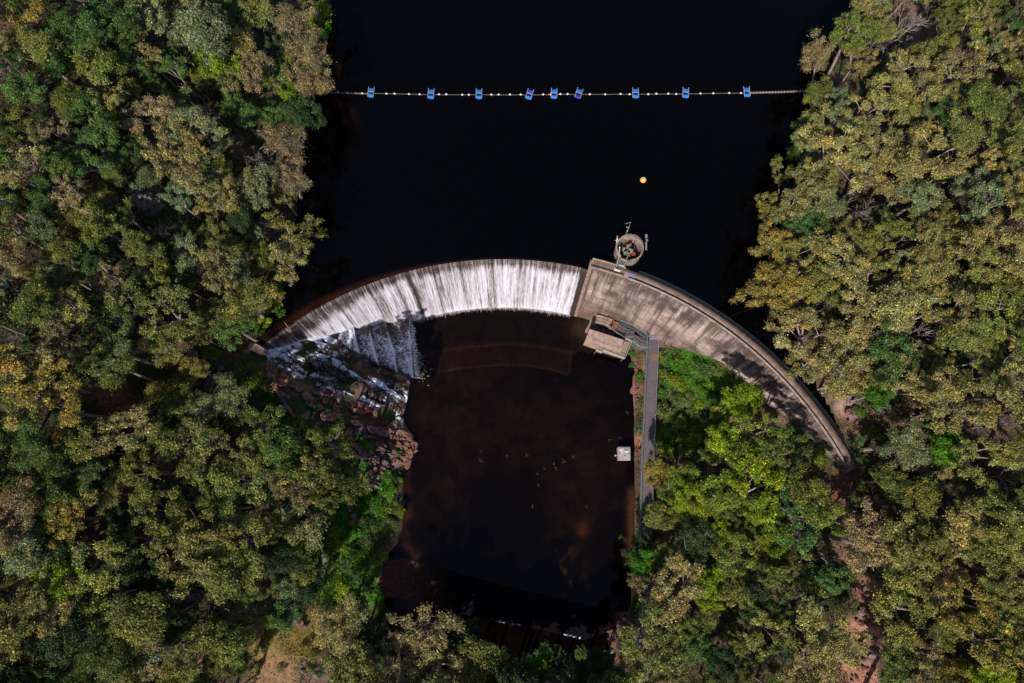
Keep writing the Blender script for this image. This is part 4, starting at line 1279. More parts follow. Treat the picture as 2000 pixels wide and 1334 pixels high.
for k, xs_ in sorted(between.items()):
    for j, x in enumerate(xs_):
        if fm is None:
            mb = MB(); mb.ball((0, 0, .08), .16, 14, 10, .9); mb.tube((-.2, 0, .08), (.2, 0, .08), .06, .06, 8)
            fm = mb.build('small_float', MAT['white'], smooth=True); o = fm
        else:
            o = fm.copy(); COL.objects.link(o)
        o.location = P(x, boom_y(x), .02)
        where = 'left of the first blue pontoon' if k == 0 else 'between the %s and %s blue pontoons' % (NUM[k - 1], NUM[k])
        tag(o, 'small round white float, %s from the left %s' % (NUM[j], where), 'float', 'white floats threaded on the boom cable')
mb = MB(); mb.ball((0, 0, 0), .17, 12, 8); o = mb.build('marker_float', MAT['orange'], smooth=True); o.location = P(1072.2, 184.7, .1)
tag(o, 'tiny orange marker float on the cable left of the fifth pontoon', 'float')

# yellow buoy
by = empty('yellow_buoy', P(1256, 352, 0)); tag(by, 'round yellow buoy with a white plate floating alone on the black lake', 'buoy')
mb = MB(); mb.ball((0, 0, .1), .5, 24, 14, .8); mb.build('hull', MAT['yellow'], by, smooth=True)
mb = MB(); mb.box((0, .02, .54), (.42, .42, .05)); mb.build('plate', MAT['white'], by, bevel=.02)
mb = MB(); mb.box((-.03, .0, .575), (.2, .14, .02)); mb.build('plate_mark', MAT['red'], by)
mb = MB(); ring(mb, (0, 0), .515, .47, .02, .14, 24); mb.build('band', MAT['red'], by)
mb = MB(); mb.tube((0, 0, .55), (0, 0, .8), .03); mb.build('lifting_eye', MAT['steel'], by)

# ------------------------------------------------------------------ boulders


def rock_mesh(seed, flat=.6):
    r = np.random.RandomState(seed)
    import bmesh
    bm = bmesh.new(); bmesh.ops.create_icosphere(bm, subdivisions=3, radius=1)
    pl = r.normal(size=(11, 3)); pl /= np.linalg.norm(pl, axis=1, keepdims=True); of = r.uniform(.55, .85, 11)
    for v in bm.verts:
        p = np.array(v.co)
        for n_, o_ in zip(pl, of):
            d = p @ n_ - o_
            if d > 0: p = p - n_ * d
        p += (vnoise(p[0] * 3 + seed, p[1] * 3 + p[2] * 2, 5) - .5) * .08
        v.co = p * np.array((1, .8, flat))
    me = bpy.data.meshes.new('boulder'); bm.to_mesh(me); bm.free()
    return me


rmesh = [[rock_mesh(s + 10 * k, .65) for s in range(5)] for k in range(2)]
for me in rmesh[0]: me.materials.append(MAT['rock'])
for me in rmesh[1]: me.materials.append(MAT['rockgrey'])


def rocks(n, region, label, group, smin, smax, grey=.3, raise_=.3, dist=1.0, off=(0, 0)):
    """region: list of (px, py, spread_x, spread_y)"""
    placed = []; tries = 0
    while len(placed) < n and tries < n * 60:
        tries += 1
        cx, cy, sx, sy = random.choice(region)
        x, y = cx + random.uniform(-sx, sx), cy + random.uniform(-sy, sy)
        s = random.uniform(smin, smax)
        if any(math.hypot(x - a, y - b) < (s + c) * 8.5 * dist for a, b, c in placed): continue
        placed.append((x, y, s))
        w = on_ground(x, y)
        if w[2] < POOL - .3: w = P(x, y, POOL - .1)
        o = bpy.data.objects.new('boulder', random.choice(rmesh[1 if random.random() < grey else 0])); COL.objects.link(o)
        zr = w[2]
        i0 = proj(np.array(w[0]), np.array(w[1]), np.array(w[2]))
        o.location = (w[0], w[1], zr + raise_ * s); o.scale = (s * random.uniform(.85, 1.25), s * random.uniform(.8, 1.1), s)
        o.rotation_euler = (random.uniform(-.3, .3), random.uniform(-.3, .3), random.uniform(0, 6.3))
        tag(o, label, 'boulder', group)


rocks(34, [(792, 868, 18, 16), (800, 872, 14, 12), (782, 890, 14, 12), (772, 850, 12, 10), (790, 900, 14, 10)], 'angular orange-red boulder in the loose pile at the pool edge', 'red boulders piled at the pool edge', .35, .8, .05, .5, .75)
rocks(12, [(735, 935, 16, 20), (745, 955, 10, 14), (722, 905, 14, 16)], 'reddish boulder in the grey chute above the green bank', 'boulders in the rock chute', .4, .9, .45, .6, .8)
rocks(11, [(540, 735, 24, 14), (560, 728, 14, 10), (548, 752, 18, 10)], 'pinkish boulder at the left foot of the wet rock slope', 'boulders beside the wet slope', .35, .8, .2, .8, .8)
rocks(8, [(432, 725, 18, 14), (415, 745, 18, 12), (400, 700, 20, 10)], 'grey slabby rock among shrubs left of the wing wall', 'rocks left of the wing wall', .6, 1.3, .8, .4, .9)
rocks(14, [(1248, 885, 5, 45), (1247, 760, 6, 50)], 'orange rock wedged between the pool and the long walkway', 'rocks along the walkway', .22, .5, .2, .5, .7)
rocks(7, [(1244, 1168, 6, 10), (1240, 1195, 8, 10)], 'orange boulder beside the walkway near the low weir', 'boulders by the low weir', .35, .65, .0, .6, .7)
rocks(16, [(1205, 1250, 18, 22), (1195, 1290, 16, 24), (1225, 1215, 10, 12)], 'brown rock on the creek bank below the right end of the weir', 'rocks on the creek bank', .3, .75, .5, .5, .75)
rocks(12, [(1660, 800, 14, 26), (1650, 770, 10, 14), (1668, 830, 10, 16)], 'pale pink rock in the scree behind the dam end', 'scree behind the dam end', .35, .8, .35, .5, .8)
rocks(6, [(1575, 735, 16, 8), (1545, 605, 10, 8)], 'pale rock on the right shore between the trees and the lake', 'rocks on the right shore', .5, .9, .8, .5, .9)
rocks(10, [(275, 385, 26, 16), (230, 595, 14, 30), (270, 640, 16, 20)], 'pale grey rock exposed among the trees of the left slope', 'rocks on the left slope', .6, 1.3, .9, .4, .9)
rocks(6, [(690, 1005, 10, 14), (700, 1015, 14, 8)], 'dull pink rock half buried in the bright green bank', 'rocks in the green bank', .35, .7, .4, .4, .8)
rocks(40, [(1690, 1180, 18, 40), (1690, 1250, 20, 40), (1685, 1310, 22, 30)], 'small pinkish stone in the steep rubble gully', 'stones in the rubble gully', .25, .6, .25, .4, .55)
rocks(9, [(600, 1290, 18, 30), (585, 1215, 14, 12), (505, 1228, 8, 6)], 'pale rock on the tawny clearing by the bottom edge', 'rocks on the tawny clearing', .3, .7, .6, .5, .8)

# drowned twigs breaking the surface of the pool
MAT['twig'] = simple('pale_twig', (.17, .11, .095), (.05, .03, .022), 2, .8)
tw = [(940, 882), (990, 890), (1080, 905), (1100, 902), (1085, 915), (1190, 860), (1212, 857), (1040, 990), (1145, 990), (1050, 925), (938, 900), (1122, 893), (1062, 915), (1030, 890), (1225, 805), (1052, 948)]
for i, (x, y) in enumerate(tw):
    mb = MB(); s = random.uniform(.15, .38)
    for k in range(random.randint(7, 12)):
        a = random.uniform(0, 6.3); L = s * random.uniform(.4, 1.5); ox, oy = random.gauss(0, s * .3), random.gauss(0, s * .3)
        mb.tube((ox, oy, -.05), (ox + L * math.cos(a), oy + L * math.sin(a), random.uniform(.02, .2)), .03, .012, 4)
    o = mb.build('drowned_branch', MAT['twig']); o.location = P(x, y, POOL)
    tag(o, 'small tangle of pale drowned twigs breaking the brown pool surface', 'branch', 'drowned twigs in the pool')

# ------------------------------------------------------------------ trees


def unit(v): return v / (np.linalg.norm(v, axis=-1, keepdims=True) + 1e-9)


def crown_shape(kind, seed):
    """returns (limb list, leaf quads, leaf colours); origin at the trunk foot; nominal crown radius 3.6, crown centre height 8"""
    r = np.random.RandomState(seed)
    limbs = []; V = []; C = []
    H = 11.0
    fork = np.array((r.normal() * .3, r.normal() * .3, 6.6 + 1.2 * r.rand()))
    limbs.append(((0, 0, -1.2), (fork[0] * .5, fork[1] * .5, 3.4), .32, .27)); limbs.append(((fork[0] * .5, fork[1] * .5, 3.4), tuple(fork), .27, .2))
    clumps = []
    if kind == 'dense':
        n = r.randint(40, 62)
        for i in range(n):
            a = r.uniform(0, 2 * PI); q = math.sqrt(r.rand()) * 3.3
            lob = 1 + .22 * math.sin(3 * a + seed) + .12 * math.sin(5 * a + 2 * seed)
            q *= lob
            h = H + 2.6 * math.sqrt(max(0, 1 - (q / 4.0) ** 2)) - 1.6 + r.normal() * .45 - (r.rand() < .25) * 1.2
            clumps.append((q * math.cos(a), q * math.sin(a), h, r.uniform(.4, 1.05), .75))
        nl, sz = 400, (.075, .165)
    elif kind == 'gum':
        nb = r.randint(5, 8)
        for i in range(nb):
            a = 2 * PI * i / nb + r.normal() * .35; q = r.uniform(1.4, 2.5)
            b = np.array((q * math.cos(a), q * math.sin(a), H - .6 + r.normal() * .5))
            mid = (fork + b) / 2 + np.array((0, 0, -.3))
            limbs.append((tuple(fork), tuple(mid), .17, .13)); limbs.append((tuple(mid), tuple(b), .13, .08))
            for j in range(r.randint(4, 7)):
                e = b + np.array((r.normal() * 1.0 + math.cos(a) * .6, r.normal() * 1.0 + math.sin(a) * .6, r.uniform(.1, 1.5)))
                limbs.append((tuple(b), tuple(e), .06, .025))
                clumps.append((e[0], e[1], e[2] + .25, r.uniform(.4, .85), .6))
                if r.rand() < .35:
                    tip = e + np.array((r.normal() * .5, r.normal() * .5, r.uniform(.7, 1.4)))
                    limbs.append((tuple(e), tuple(tip), .028, .01)); limbs.append((tuple((e + tip) / 2), tuple(tip + r.normal(size=3) * .35), .02, .008))
                if r.rand() < .6: clumps.append((e[0] + r.normal() * .6, e[1] + r.normal() * .6, e[2] + r.normal() * .3, r.uniform(.35, .65), .6))
        nl, sz = 320, (.07, .155)
    elif kind == 'airy':
        nb = r.randint(8, 12)
        for i in range(nb):
            a = r.uniform(0, 2 * PI); q = 3.3 * math.sqrt(r.rand())
            b = np.array((q * math.cos(a), q * math.sin(a), H + r.uniform(-.5, 1.2)))
            mid = fork * .45 + b * .55 + r.normal(size=3) * .25
            limbs.append((tuple(fork), tuple(mid), .13, .08)); limbs.append((tuple(mid), tuple(b), .08, .03))
            for j in range(r.randint(4, 6)):
                t = r.rand(); e = mid * (1 - t) + b * t + r.normal(size=3) * np.array((.9, .9, .5)) + np.array((0, 0, .3))
                limbs.append((tuple(mid * (1 - t) + b * t), tuple(e), .035, .015))
                clumps.append((e[0], e[1], e[2], r.uniform(.6, 1.1), .8))
        nl, sz = 240, (.055, .13)
    elif kind == 'shrub':
        for i in range(r.randint(16, 24)):
            a = r.uniform(0, 2 * PI); q = 1.5 * math.sqrt(r.rand())
            clumps.append((q * math.cos(a), q * math.sin(a), .7 + .8 * (1 - (q / 1.8) ** 2) + r.normal() * .15, r.uniform(.35, .6), .8))
        nl, sz = 210, (.07, .14)
        limbs = [((0, 0, -.5), (0, 0, .6), .07, .05)]
        for i in range(5):
            a = r.uniform(0, 6.3); limbs.append(((0, 0, .4), (math.cos(a), math.sin(a), 1.1), .04, .02))
    elif kind == 'palm':
        limbs = [((0, 0, -1), (.1, .1, 3.5), .14, .11)]
        for i in range(17):
            a = 2 * PI * i / 17 + r.normal() * .1; L = r.uniform(1.5, 2.1)
            for s_ in range(14):
                t = (s_ + 1) / 14
                p = np.array((math.cos(a) * L * t, math.sin(a) * L * t, 3.6 + .8 * t - 1.5 * t * t))
                for sd in (-1, 1):
                    d = np.array((math.cos(a + sd * 1.0), math.sin(a + sd * 1.0), -.25)); w = np.array((-math.sin(a), math.cos(a), 0)) * .05
                    l_ = .55 * (1 - .6 * t)
                    along = np.array((math.cos(a), math.sin(a), 0)) * .035
                    V.append(np.array([[p - along, p + d * l_ * .5 - along, p + d * l_, p + d * l_ * .5 + along]]))
                    C.append(np.array([(1., 1., 1.)]) * r.uniform(.7, 1.3))
    if clumps:
        for (x, y, z_, rad, fl) in clumps:
            n = int(nl * (rad / .7) ** 2)
            d = unit(r.normal(size=(n, 3))); d[:, 2] = np.where(d[:, 2] < -.35, -d[:, 2], d[:, 2])
            el = r.uniform(.7, 1.45, 3) * rad
            q = np.abs(r.normal(.78, .27, n))[:, None] * (1 + .25 * (vnoise(d[:, 0] * 3 + x, d[:, 1] * 3 + z_, 3) - .5))[:, None]
            pos = np.array((x, y, z_)) + d * q * el * np.array((1, 1, fl)) + (vnoise(d[:, 0] * 5 + x, d[:, 1] * 5 + y, 9) - .5)[:, None] * np.array((.35, .35, .5))
            nr = d * .8 + r.normal(size=(n, 3)) * .75 + np.array((0, 0, .35))
            V.append(leaves(pos, nr, r.uniform(sz[0], sz[1], n) * np.where(r.rand(n) < .12, 1.5, 1.0), .5, r))
            tint = r.uniform(.72, 1.25); warm = r.normal() * .07
            cc = np.ones((n, 3)) * tint * (.35 + 1.35 * r.rand(n) ** 1.3)[:, None]
            cc[:, 0] *= 1 + warm + r.normal(size=n) * .08; cc[:, 2] *= 1 - warm
            hi = r.rand(n) < .08
            cc[hi] *= np.array((1.55, 1.5, 1.7))
            C.append(cc)
    if V:
        V = np.concatenate(V); C = np.concatenate(C)
    return limbs, V, C


def limb_mesh(limbs, name):
    mb = MB()
    for a, b, r0_, r1_ in limbs: mb.tube(a, b, r0_, r1_, 6, False)
    return mb.mesh(name)


def dead_limbs(seed):
    r = np.random.RandomState(seed); out = []

    def grow(p, d, L, rad, depth):
        e = p + d * L
        out.append((tuple(p), tuple(e), rad, rad * .72))
        if depth == 0: return
        for k in range(r.randint(2, 4)):
            nd = unit(d + r.normal(size=3) * .42 + np.array((0, 0, .05)))
            grow(e, nd, L * r.uniform(.62, .85), rad * .66, depth - 1)
    grow(np.array((0., 0, -1)), np.array((0., 0, 1)), 3.5, .24, 6)
    return out


TREES = {}
for kind, cnt in (('dense', 9), ('gum', 12), ('airy', 7), ('shrub', 6), ('palm', 1)):
    L = []
    for s in range(cnt):
        limbs, V, C = crown_shape(kind, s * 7 + len(kind))
        me = quads_mesh('crown', V, C); me.materials.append(MAT['leaf'])
        tm = limb_mesh(limbs, 'trunk'); tm.materials.append(MAT['bark'])
        L.append((tm, me))
    TREES[kind] = L
TREES['dead'] = []
for s in range(3):
    tm = limb_mesh(dead_limbs(s + 3), 'trunk'); tm.materials.append(MAT['deadbark']); TREES['dead'].append((tm, None))

PAL = {'grey': (.17, .205, .085), 'olive': (.20, .215, .05), 'khaki': (.285, .26, .085), 'green': (.085, .155, .036), 'dark': (.045, .08, .024),
       'yellow': (.27, .225, .045), 'lime': (.20, .28, .015), 'tan': (.25, .21, .095), 'bright': (.075, .20, .014), 'moss': (.14, .17, .036), 'fresh': (.15, .20, .032)}
CWORD = {'grey': 'grey-green', 'olive': 'olive', 'khaki': 'pale khaki', 'green': 'mid-green', 'dark': 'dark green', 'yellow': 'golden yellow', 'lime': 'lime green', 'tan': 'tan-leaved',
         'bright': 'bright green', 'moss': 'moss green', 'fresh': 'fresh green'}
NOM = {'dense': ('rainforest_tree', 3.6, 11.3), 'gum': ('gum_tree', 3.5, 11.3), 'airy': ('paperbark_tree', 3.6, 11.3), 'shrub': ('shrub', 1.9, 1.2), 'palm': ('palm', 1.9, 3.8), 'dead': ('dead_tree', 3.4, 9.5)}
placed = []     # (px, py, radius)
specs = []
LEFT = [(-60, -60), (610, -60), (612, 60), (612, 130), (585, 180), (575, 300), (575, 430), (560, 490), (512, 540), (492, 610), (440, 655), (405, 705), (425, 790), (470, 800), (540, 850),
        (620, 895), (655, 950), (610, 1010), (590, 1090), (600, 1150), (650, 1190), (690, 1240), (770, 1290), (790, 1420), (-60, 1420)]
RIGHT = [(2060, -60), (1690, -60), (1690, 40), (1640, 90), (1630, 190), (1585, 260), (1570, 330), (1545, 400), (1525, 480), (1540, 560), (1590, 640), (1590, 700), (1660, 740), (1700, 840), (1720, 930),
         (1690, 960), (1640, 1000), (1590, 930), (1560, 880), (1500, 820), (1430, 800), (1400, 850), (1320, 920), (1300, 960), (1290, 1060), (1270, 1120), (1280, 1420), (2060, 1420)]
GAPS = [[(1664, 1120), (1716, 1120), (1726, 1420), (1650, 1420)], [(500, 1215), (640, 1180), (640, 1420), (500, 1420)], [(255, 365), (310, 365), (310, 405), (255, 405)],
        [(195, 745), (275, 745), (275, 815), (195, 815)]]
hand = [
    # left bank, waterside
    (598, 92, 46, 'airy', 'tan'), (612, 150, 42, 'airy', 'tan'), (556, 40, 42, 'airy', 'tan'), (625, 28, 32, 'shrub', 'lime'), (628, 60, 26, 'shrub', 'bright'), (565, 270, 42, 'airy', 'tan'), (590, 335, 38, 'airy', 'tan'),
    (586, 212, 36, 'dense', 'dark'), (565, 180, 26, 'dense', 'lime'), (545, 235, 30, 'dense', 'green'), (580, 455, 40, 'gum', 'olive'), (570, 500, 34, 'gum', 'khaki'), (512, 492, 28, 'dense', 'moss'), (545, 545, 18, 'shrub', 'bright'),
    (535, 590, 17, 'shrub', 'lime'), (515, 625, 16, 'shrub', 'lime'), (540, 570, 15, 'shrub', 'lime'), (505, 645, 13, 'shrub', 'bright'), (525, 605, 13, 'shrub', 'lime'), (545, 610, 11, 'shrub', 'bright'),
    (475, 590, 44, 'airy', 'olive'), (510, 585, 24, 'gum', 'tan'), (455, 640, 34, 'dense', 'green'), (420, 525, 42, 'gum', 'khaki'), (470, 530, 32, 'dense', 'grey'),
    (400, 55, 58, 'dense', 'grey'), (365, 25, 40, 'gum', 'grey'), (405, 115, 42, 'dense', 'lime'), (400, 140, 30, 'dense', 'moss'), (480, 140, 40, 'gum', 'tan'), (440, 155, 34, 'gum', 'olive'),
    (370, 245, 46, 'gum', 'grey'), (360, 310, 46, 'gum', 'khaki'), (400, 280, 36, 'gum', 'grey'), (425, 390, 38, 'gum', 'khaki'), (405, 355, 30, 'gum', 'grey'), (500, 370, 40, 'gum', 'grey'), (475, 430, 30, 'dense', 'dark'),
    (380, 445, 19, 'shrub', 'green'), (510, 270, 18, 'shrub', 'bright'), (490, 290, 30, 'dead', 'grey'), (505, 205, 28, 'gum', 'green'), (460, 210, 34, 'dense', 'green'), (525, 210, 22, 'dense', 'green'),
    (170, 60, 44, 'dense', 'green'), (225, 45, 42, 'dense', 'green'), (195, 110, 46, 'dense', 'moss'), (240, 110, 34, 'dense', 'green'), (120, 60, 40, 'dense', 'green'), (190, 120, 34, 'dead', 'grey'), (285, 100, 34, 'gum', 'khaki'),
    (290, 15, 40, 'gum', 'grey'), (55, 25, 38, 'gum', 'yellow'), (55, 85, 44, 'airy', 'olive'), (25, 75, 30, 'dead', 'grey'), (275, 220, 40, 'gum', 'tan'), (110, 255, 32, 'gum', 'tan'), (205, 250, 40, 'dense', 'green'), (150, 200, 34, 'dense', 'green'),
    (130, 185, 34, 'dense', 'moss'), (40, 170, 36, 'dense', 'green'), (110, 315, 34, 'dense', 'green'), (35, 310, 40, 'gum', 'khaki'), (150, 275, 28, 'gum', 'green'), (330, 255, 34, 'gum', 'khaki'), (215, 215, 28, 'dense', 'yellow'),
    (125, 380, 38, 'gum', 'tan'), (195, 375, 24, 'dense', 'olive'), (180, 440, 40, 'dense', 'moss'), (80, 455, 34, 'dense', 'grey'), (170, 510, 34, 'dense', 'green'), (60, 600, 44, 'dense', 'moss'), (130, 600, 38, 'gum', 'olive'),
    (215, 720, 44, 'airy', 'moss'), (330, 610, 50, 'gum', 'olive'), (300, 690, 40, 'airy', 'olive'), (220, 685, 38, 'airy', 'grey'), (60, 740, 56, 'gum', 'yellow'), (35, 770, 44, 'gum', 'olive'), (120, 800, 40, 'gum', 'yellow'),
    (45, 870, 46, 'airy', 'green'), (240, 840, 48, 'gum', 'khaki'), (150, 860, 38, 'dense', 'olive'), (90, 905, 34, 'dense', 'moss'), (415, 690, 20, 'shrub', 'lime'), (430, 795, 42, 'airy', 'grey'), (385, 790, 30, 'airy', 'grey'),
    (340, 775, 34, 'dense', 'moss'), (360, 865, 46, 'gum', 'olive'), (410, 880, 36, 'gum', 'khaki'), (505, 830, 34, 'gum', 'moss'), (500, 880, 38, 'gum', 'olive'), (610, 925, 46, 'gum', 'khaki'), (570, 950, 34, 'gum', 'tan'), (480, 940, 50, 'gum', 'olive'),
    (535, 900, 40, 'gum', 'grey'), (535, 960, 24, 'dense', 'bright'), (590, 1010, 44, 'gum', 'grey'), (470, 1060, 50, 'gum', 'olive'), (400, 1050, 44, 'gum', 'olive'), (360, 1100, 50, 'gum', 'khaki'),
    (660, 1205, 46, 'airy', 'khaki'), (560, 1150, 26, 'dense', 'grey'), (550, 1200, 28, 'dense', 'green'), (110, 1130, 42, 'dense', 'lime'), (65, 1160, 38, 'gum', 'khaki'), (100, 1190, 40, 'gum', 'khaki'), (170, 1200, 42, 'dense', 'moss'),
    (270, 1200, 50, 'dense', 'olive'), (285, 1235, 36, 'dense', 'olive'), (200, 1170, 30, 'gum', 'khaki'), (280, 1290, 42, 'gum', 'tan'), (30, 1010, 44, 'gum', 'tan'), (120, 1020, 44, 'gum', 'yellow'), (40, 1080, 40, 'dense', 'grey'),
    (170, 1090, 48, 'gum', 'olive'), (160, 980, 40, 'gum', 'olive'), (300, 990, 44, 'gum', 'olive'), (270, 1050, 44, 'gum', 'moss'), (395, 1250, 30, 'dead', 'grey'), (370, 1280, 40, 'gum', 'olive'), (440, 1250, 40, 'dense', 'moss'), (340, 1325, 30, 'dense', 'yellow'),
    (690, 1310, 44, 'dense', 'olive'),
    # bottom
    (835, 1240, 48, 'gum', 'tan'), (790, 1290, 44, 'gum', 'tan'), (850, 1300, 50, 'gum', 'khaki'), (935, 1290, 42, 'dense', 'olive'), (965, 1325, 36, 'dense', 'yellow'), (1040, 1310, 30, 'dense', 'bright'), (1060, 1295, 22, 'shrub', 'lime'), (1110, 1330, 34, 'dense', 'dark'), (1010, 1350, 40, 'dense', 'dark'),
    (905, 1250, 30, 'dense', 'dark'),
    (760, 1400, 50, 'gum', 'olive'), (840, 1390, 50, 'gum', 'olive'), (920, 1400, 50, 'dense', 'moss'), (1000, 1410, 50, 'dense', 'moss'), (1080, 1395, 50, 'gum', 'olive'), (1150, 1400, 50, 'dense', 'green'), (1200, 1370, 44, 'dense', 'green'),
    (1165, 1300, 26, 'dense', 'dark'), (700, 1235, 24, 'dense', 'dark'), (735, 1262, 26, 'dense', 'dark'),
    (650, 885, 34, 'gum', 'moss'), (582, 888, 38, 'dense', 'moss'), (628, 925, 38, 'dense', 'olive'), (552, 868, 34, 'dense', 'green'), (668, 945, 30, 'dense', 'moss'), 
    # right bank, waterside
    (1598, 100, 34, 'airy', 'tan'), (1593, 175, 32, 'airy', 'olive'), (1600, 205, 32, 'gum', 'olive'), (1660, 70, 40, 'gum', 'fresh'), (1710, 85, 36, 'dead', 'grey'), (1765, 40, 40, 'dead', 'grey'), (1725, 35, 30, 'dead', 'grey'), (1690, 10, 34, 'gum', 'khaki'), (1725, 55, 28, 'airy', 'olive'),
    (1565, 250, 32, 'airy', 'green'), (1548, 290, 20, 'palm', 'lime'), (1580, 290, 26, 'palm', 'bright'), (1520, 335, 22, 'gum', 'olive'), (1516, 402, 30, 'gum', 'yellow'), (1570, 430, 34, 'dense', 'green'), (1510, 465, 34, 'gum', 'yellow'), (1535, 490, 34, 'gum', 'olive'),
    (1490, 560, 42, 'gum', 'yellow'), (1530, 560, 40, 'gum', 'yellow'), (1515, 530, 30, 'dense', 'yellow'), (1545, 600, 34, 'gum', 'khaki'), (1565, 655, 44, 'gum', 'khaki'), (1575, 700, 36, 'gum', 'khaki'), (1630, 690, 46, 'gum', 'khaki'), (1660, 740, 40, 'gum', 'khaki'),
    (1786, 640, 36, 'dead', 'grey'), (1620, 390, 36, 'airy', 'grey'), (1640, 500, 46, 'gum', 'khaki'), (1600, 270, 40, 'gum', 'khaki'), (1735, 180, 46, 'gum', 'khaki'), (1790, 150, 44, 'gum', 'khaki'), (1890, 120, 46, 'gum', 'khaki'), (1650, 300, 50, 'gum', 'khaki'),
    (1830, 310, 50, 'gum', 'khaki'), (1690, 620, 44, 'gum', 'khaki'), (1700, 555, 40, 'gum', 'khaki'), (1890, 650, 40, 'dense', 'olive'), (1715, 770, 24, 'dense', 'bright'), (1880, 800, 46, 'gum', 'khaki'), (1760, 870, 42, 'airy', 'grey'), (1850, 870, 34, 'dense', 'bright'), (1910, 890, 44, 'gum', 'olive'),
    (1990, 760, 40, 'gum', 'khaki'), (1820, 750, 44, 'gum', 'khaki'), (1950, 620, 44, 'gum', 'olive'), (1930, 200, 44, 'dense', 'moss'),
    # right bank below the dam
    (1278, 918, 24, 'dense', 'yellow'), (1360, 860, 20, 'shrub', 'lime'), (1365, 880, 22, 'shrub', 'bright'), (1440, 780, 36, 'dense', 'moss'), (1500, 860, 48, 'gum', 'olive'), (1540, 890, 44, 'gum', 'moss'), (1450, 900, 44, 'gum', 'olive'), (1470, 950, 46, 'gum', 'olive'), (1600, 890, 18, 'shrub', 'lime'),
    (1510, 1052, 34, 'dense', 'lime'), (1470, 1040, 22, 'dense', 'green'), (1280, 1010, 28, 'dense', 'olive'), (1258, 1100, 28, 'dense', 'bright'), (1266, 1065, 20, 'dense', 'dark'), (1262, 1195, 28, 'dense', 'dark'), (1250, 1290, 32, 'gum', 'olive'), (1268, 1150, 24, 'gum', 'tan'), (1320, 1140, 46, 'gum', 'khaki'), (1290, 1155, 34, 'gum', 'tan'), (1402, 1135, 30, 'dense', 'lime'), (1385, 1170, 26, 'dense', 'lime'), (1280, 1250, 48, 'gum', 'olive'),
    (1290, 1300, 42, 'gum', 'khaki'), (1560, 1010, 44, 'gum', 'khaki'), (1590, 970, 40, 'gum', 'khaki'), (1400, 960, 38, 'dense', 'green'), (1350, 970, 36, 'dense', 'green'), (1340, 930, 30, 'dense', 'moss'), (1420, 850, 34, 'dense', 'green'), (1600, 1240, 46, 'gum', 'khaki'), (1620, 1290, 46, 'gum', 'khaki'),
    (1560, 1300, 44, 'gum', 'khaki'), (1500, 1240, 42, 'gum', 'olive'), (1700, 1060, 50, 'gum', 'tan'), (1770, 1060, 48, 'gum', 'olive'), (1800, 1110, 48, 'gum', 'olive'), (1880, 1180, 48, 'gum', 'yellow'), (1780, 1200, 46, 'gum', 'olive'), (1950, 1270, 46, 'gum', 'yellow'), (1940, 1320, 36, 'dense', 'lime'), (1750, 1290, 40, 'dense', 'moss'),
    (1550, 1120, 36, 'gum', 'moss'), (1600, 1170, 30, 'dead', 'grey'),
]
for h in hand:
    specs.append(h); placed.append((h[0], h[1], h[2]))


def zone_pick(x, y):
    if x < 700:
        if y < 350: w = {'grey': 4, 'green': 5, 'moss': 3, 'khaki': 2, 'olive': 2, 'dark': 2}
        elif y < 700: w = {'olive': 4, 'moss': 4, 'grey': 2, 'green': 2, 'tan': 1, 'dark': 2}
        elif y < 1050: w = {'olive': 5, 'moss': 4, 'khaki': 1, 'yellow': 1, 'green': 1, 'dark': 2}
        else: w = {'moss': 4, 'olive': 4, 'green': 2, 'dark': 3}
        kd = {'gum': 4, 'dense': 5, 'airy': 2}
    else:
        if x > 1560 and y < 760: w = {'khaki': 8, 'olive': 5, 'grey': 2, 'moss': 2, 'green': 1}; kd = {'gum': 7, 'dense': 2, 'airy': 1}
        elif x < 1640: w = {'moss': 4, 'olive': 3, 'green': 3, 'khaki': 1, 'dark': 2}; kd = {'gum': 4, 'dense': 5, 'airy': 1}
        elif y < 1020: w = {'moss': 4, 'olive': 3, 'green': 3, 'dark': 3, 'khaki': 2}; kd = {'gum': 5, 'dense': 4, 'airy': 2}
        else: w = {'olive': 6, 'tan': 1, 'yellow': 1, 'moss': 4, 'khaki': 2}; kd = {'gum': 7, 'dense': 2, 'airy': 2}
    return random.choices(list(kd), list(kd.values()))[0], random.choices(list(w), list(w.values()))[0]


cand = 0
while cand < 9000:
    cand += 1
    x, y = random.uniform(-30, 2030), random.uniform(-30, 1400)
    if not (in_poly(np.array(x), np.array(y), LEFT) or in_poly(np.array(x), np.array(y), RIGHT)): continue
    if any(in_poly(np.array(x), np.array(y), g) for g in GAPS): continue
    r_ = random.choice((random.uniform(19, 30), random.uniform(28, 40), random.uniform(32, 47)))
    if any(poly_dist(np.array(x), np.array(y), g) < r_ * .8 for g in GAPS): continue
    sparse = 1.0
    if 1640 < x and 760 < y < 1010: sparse = 1.35
    if x < 480 and 400 < y < 800: sparse = 1.1
    if x > 1560 and y < 760: sparse = .9
    elif x < 700: sparse *= .97
    if any(math.hypot(x - a, y - b) < (r_ + c_) * .70 * sparse for a, b, c_ in placed): continue
    k_, c_ = zone_pick(x, y)
    if random.random() < .05: k_ = 'dead'; r_ *= .8
    placed.append((x, y, r_)); specs.append((x, y, r_, k_, c_))
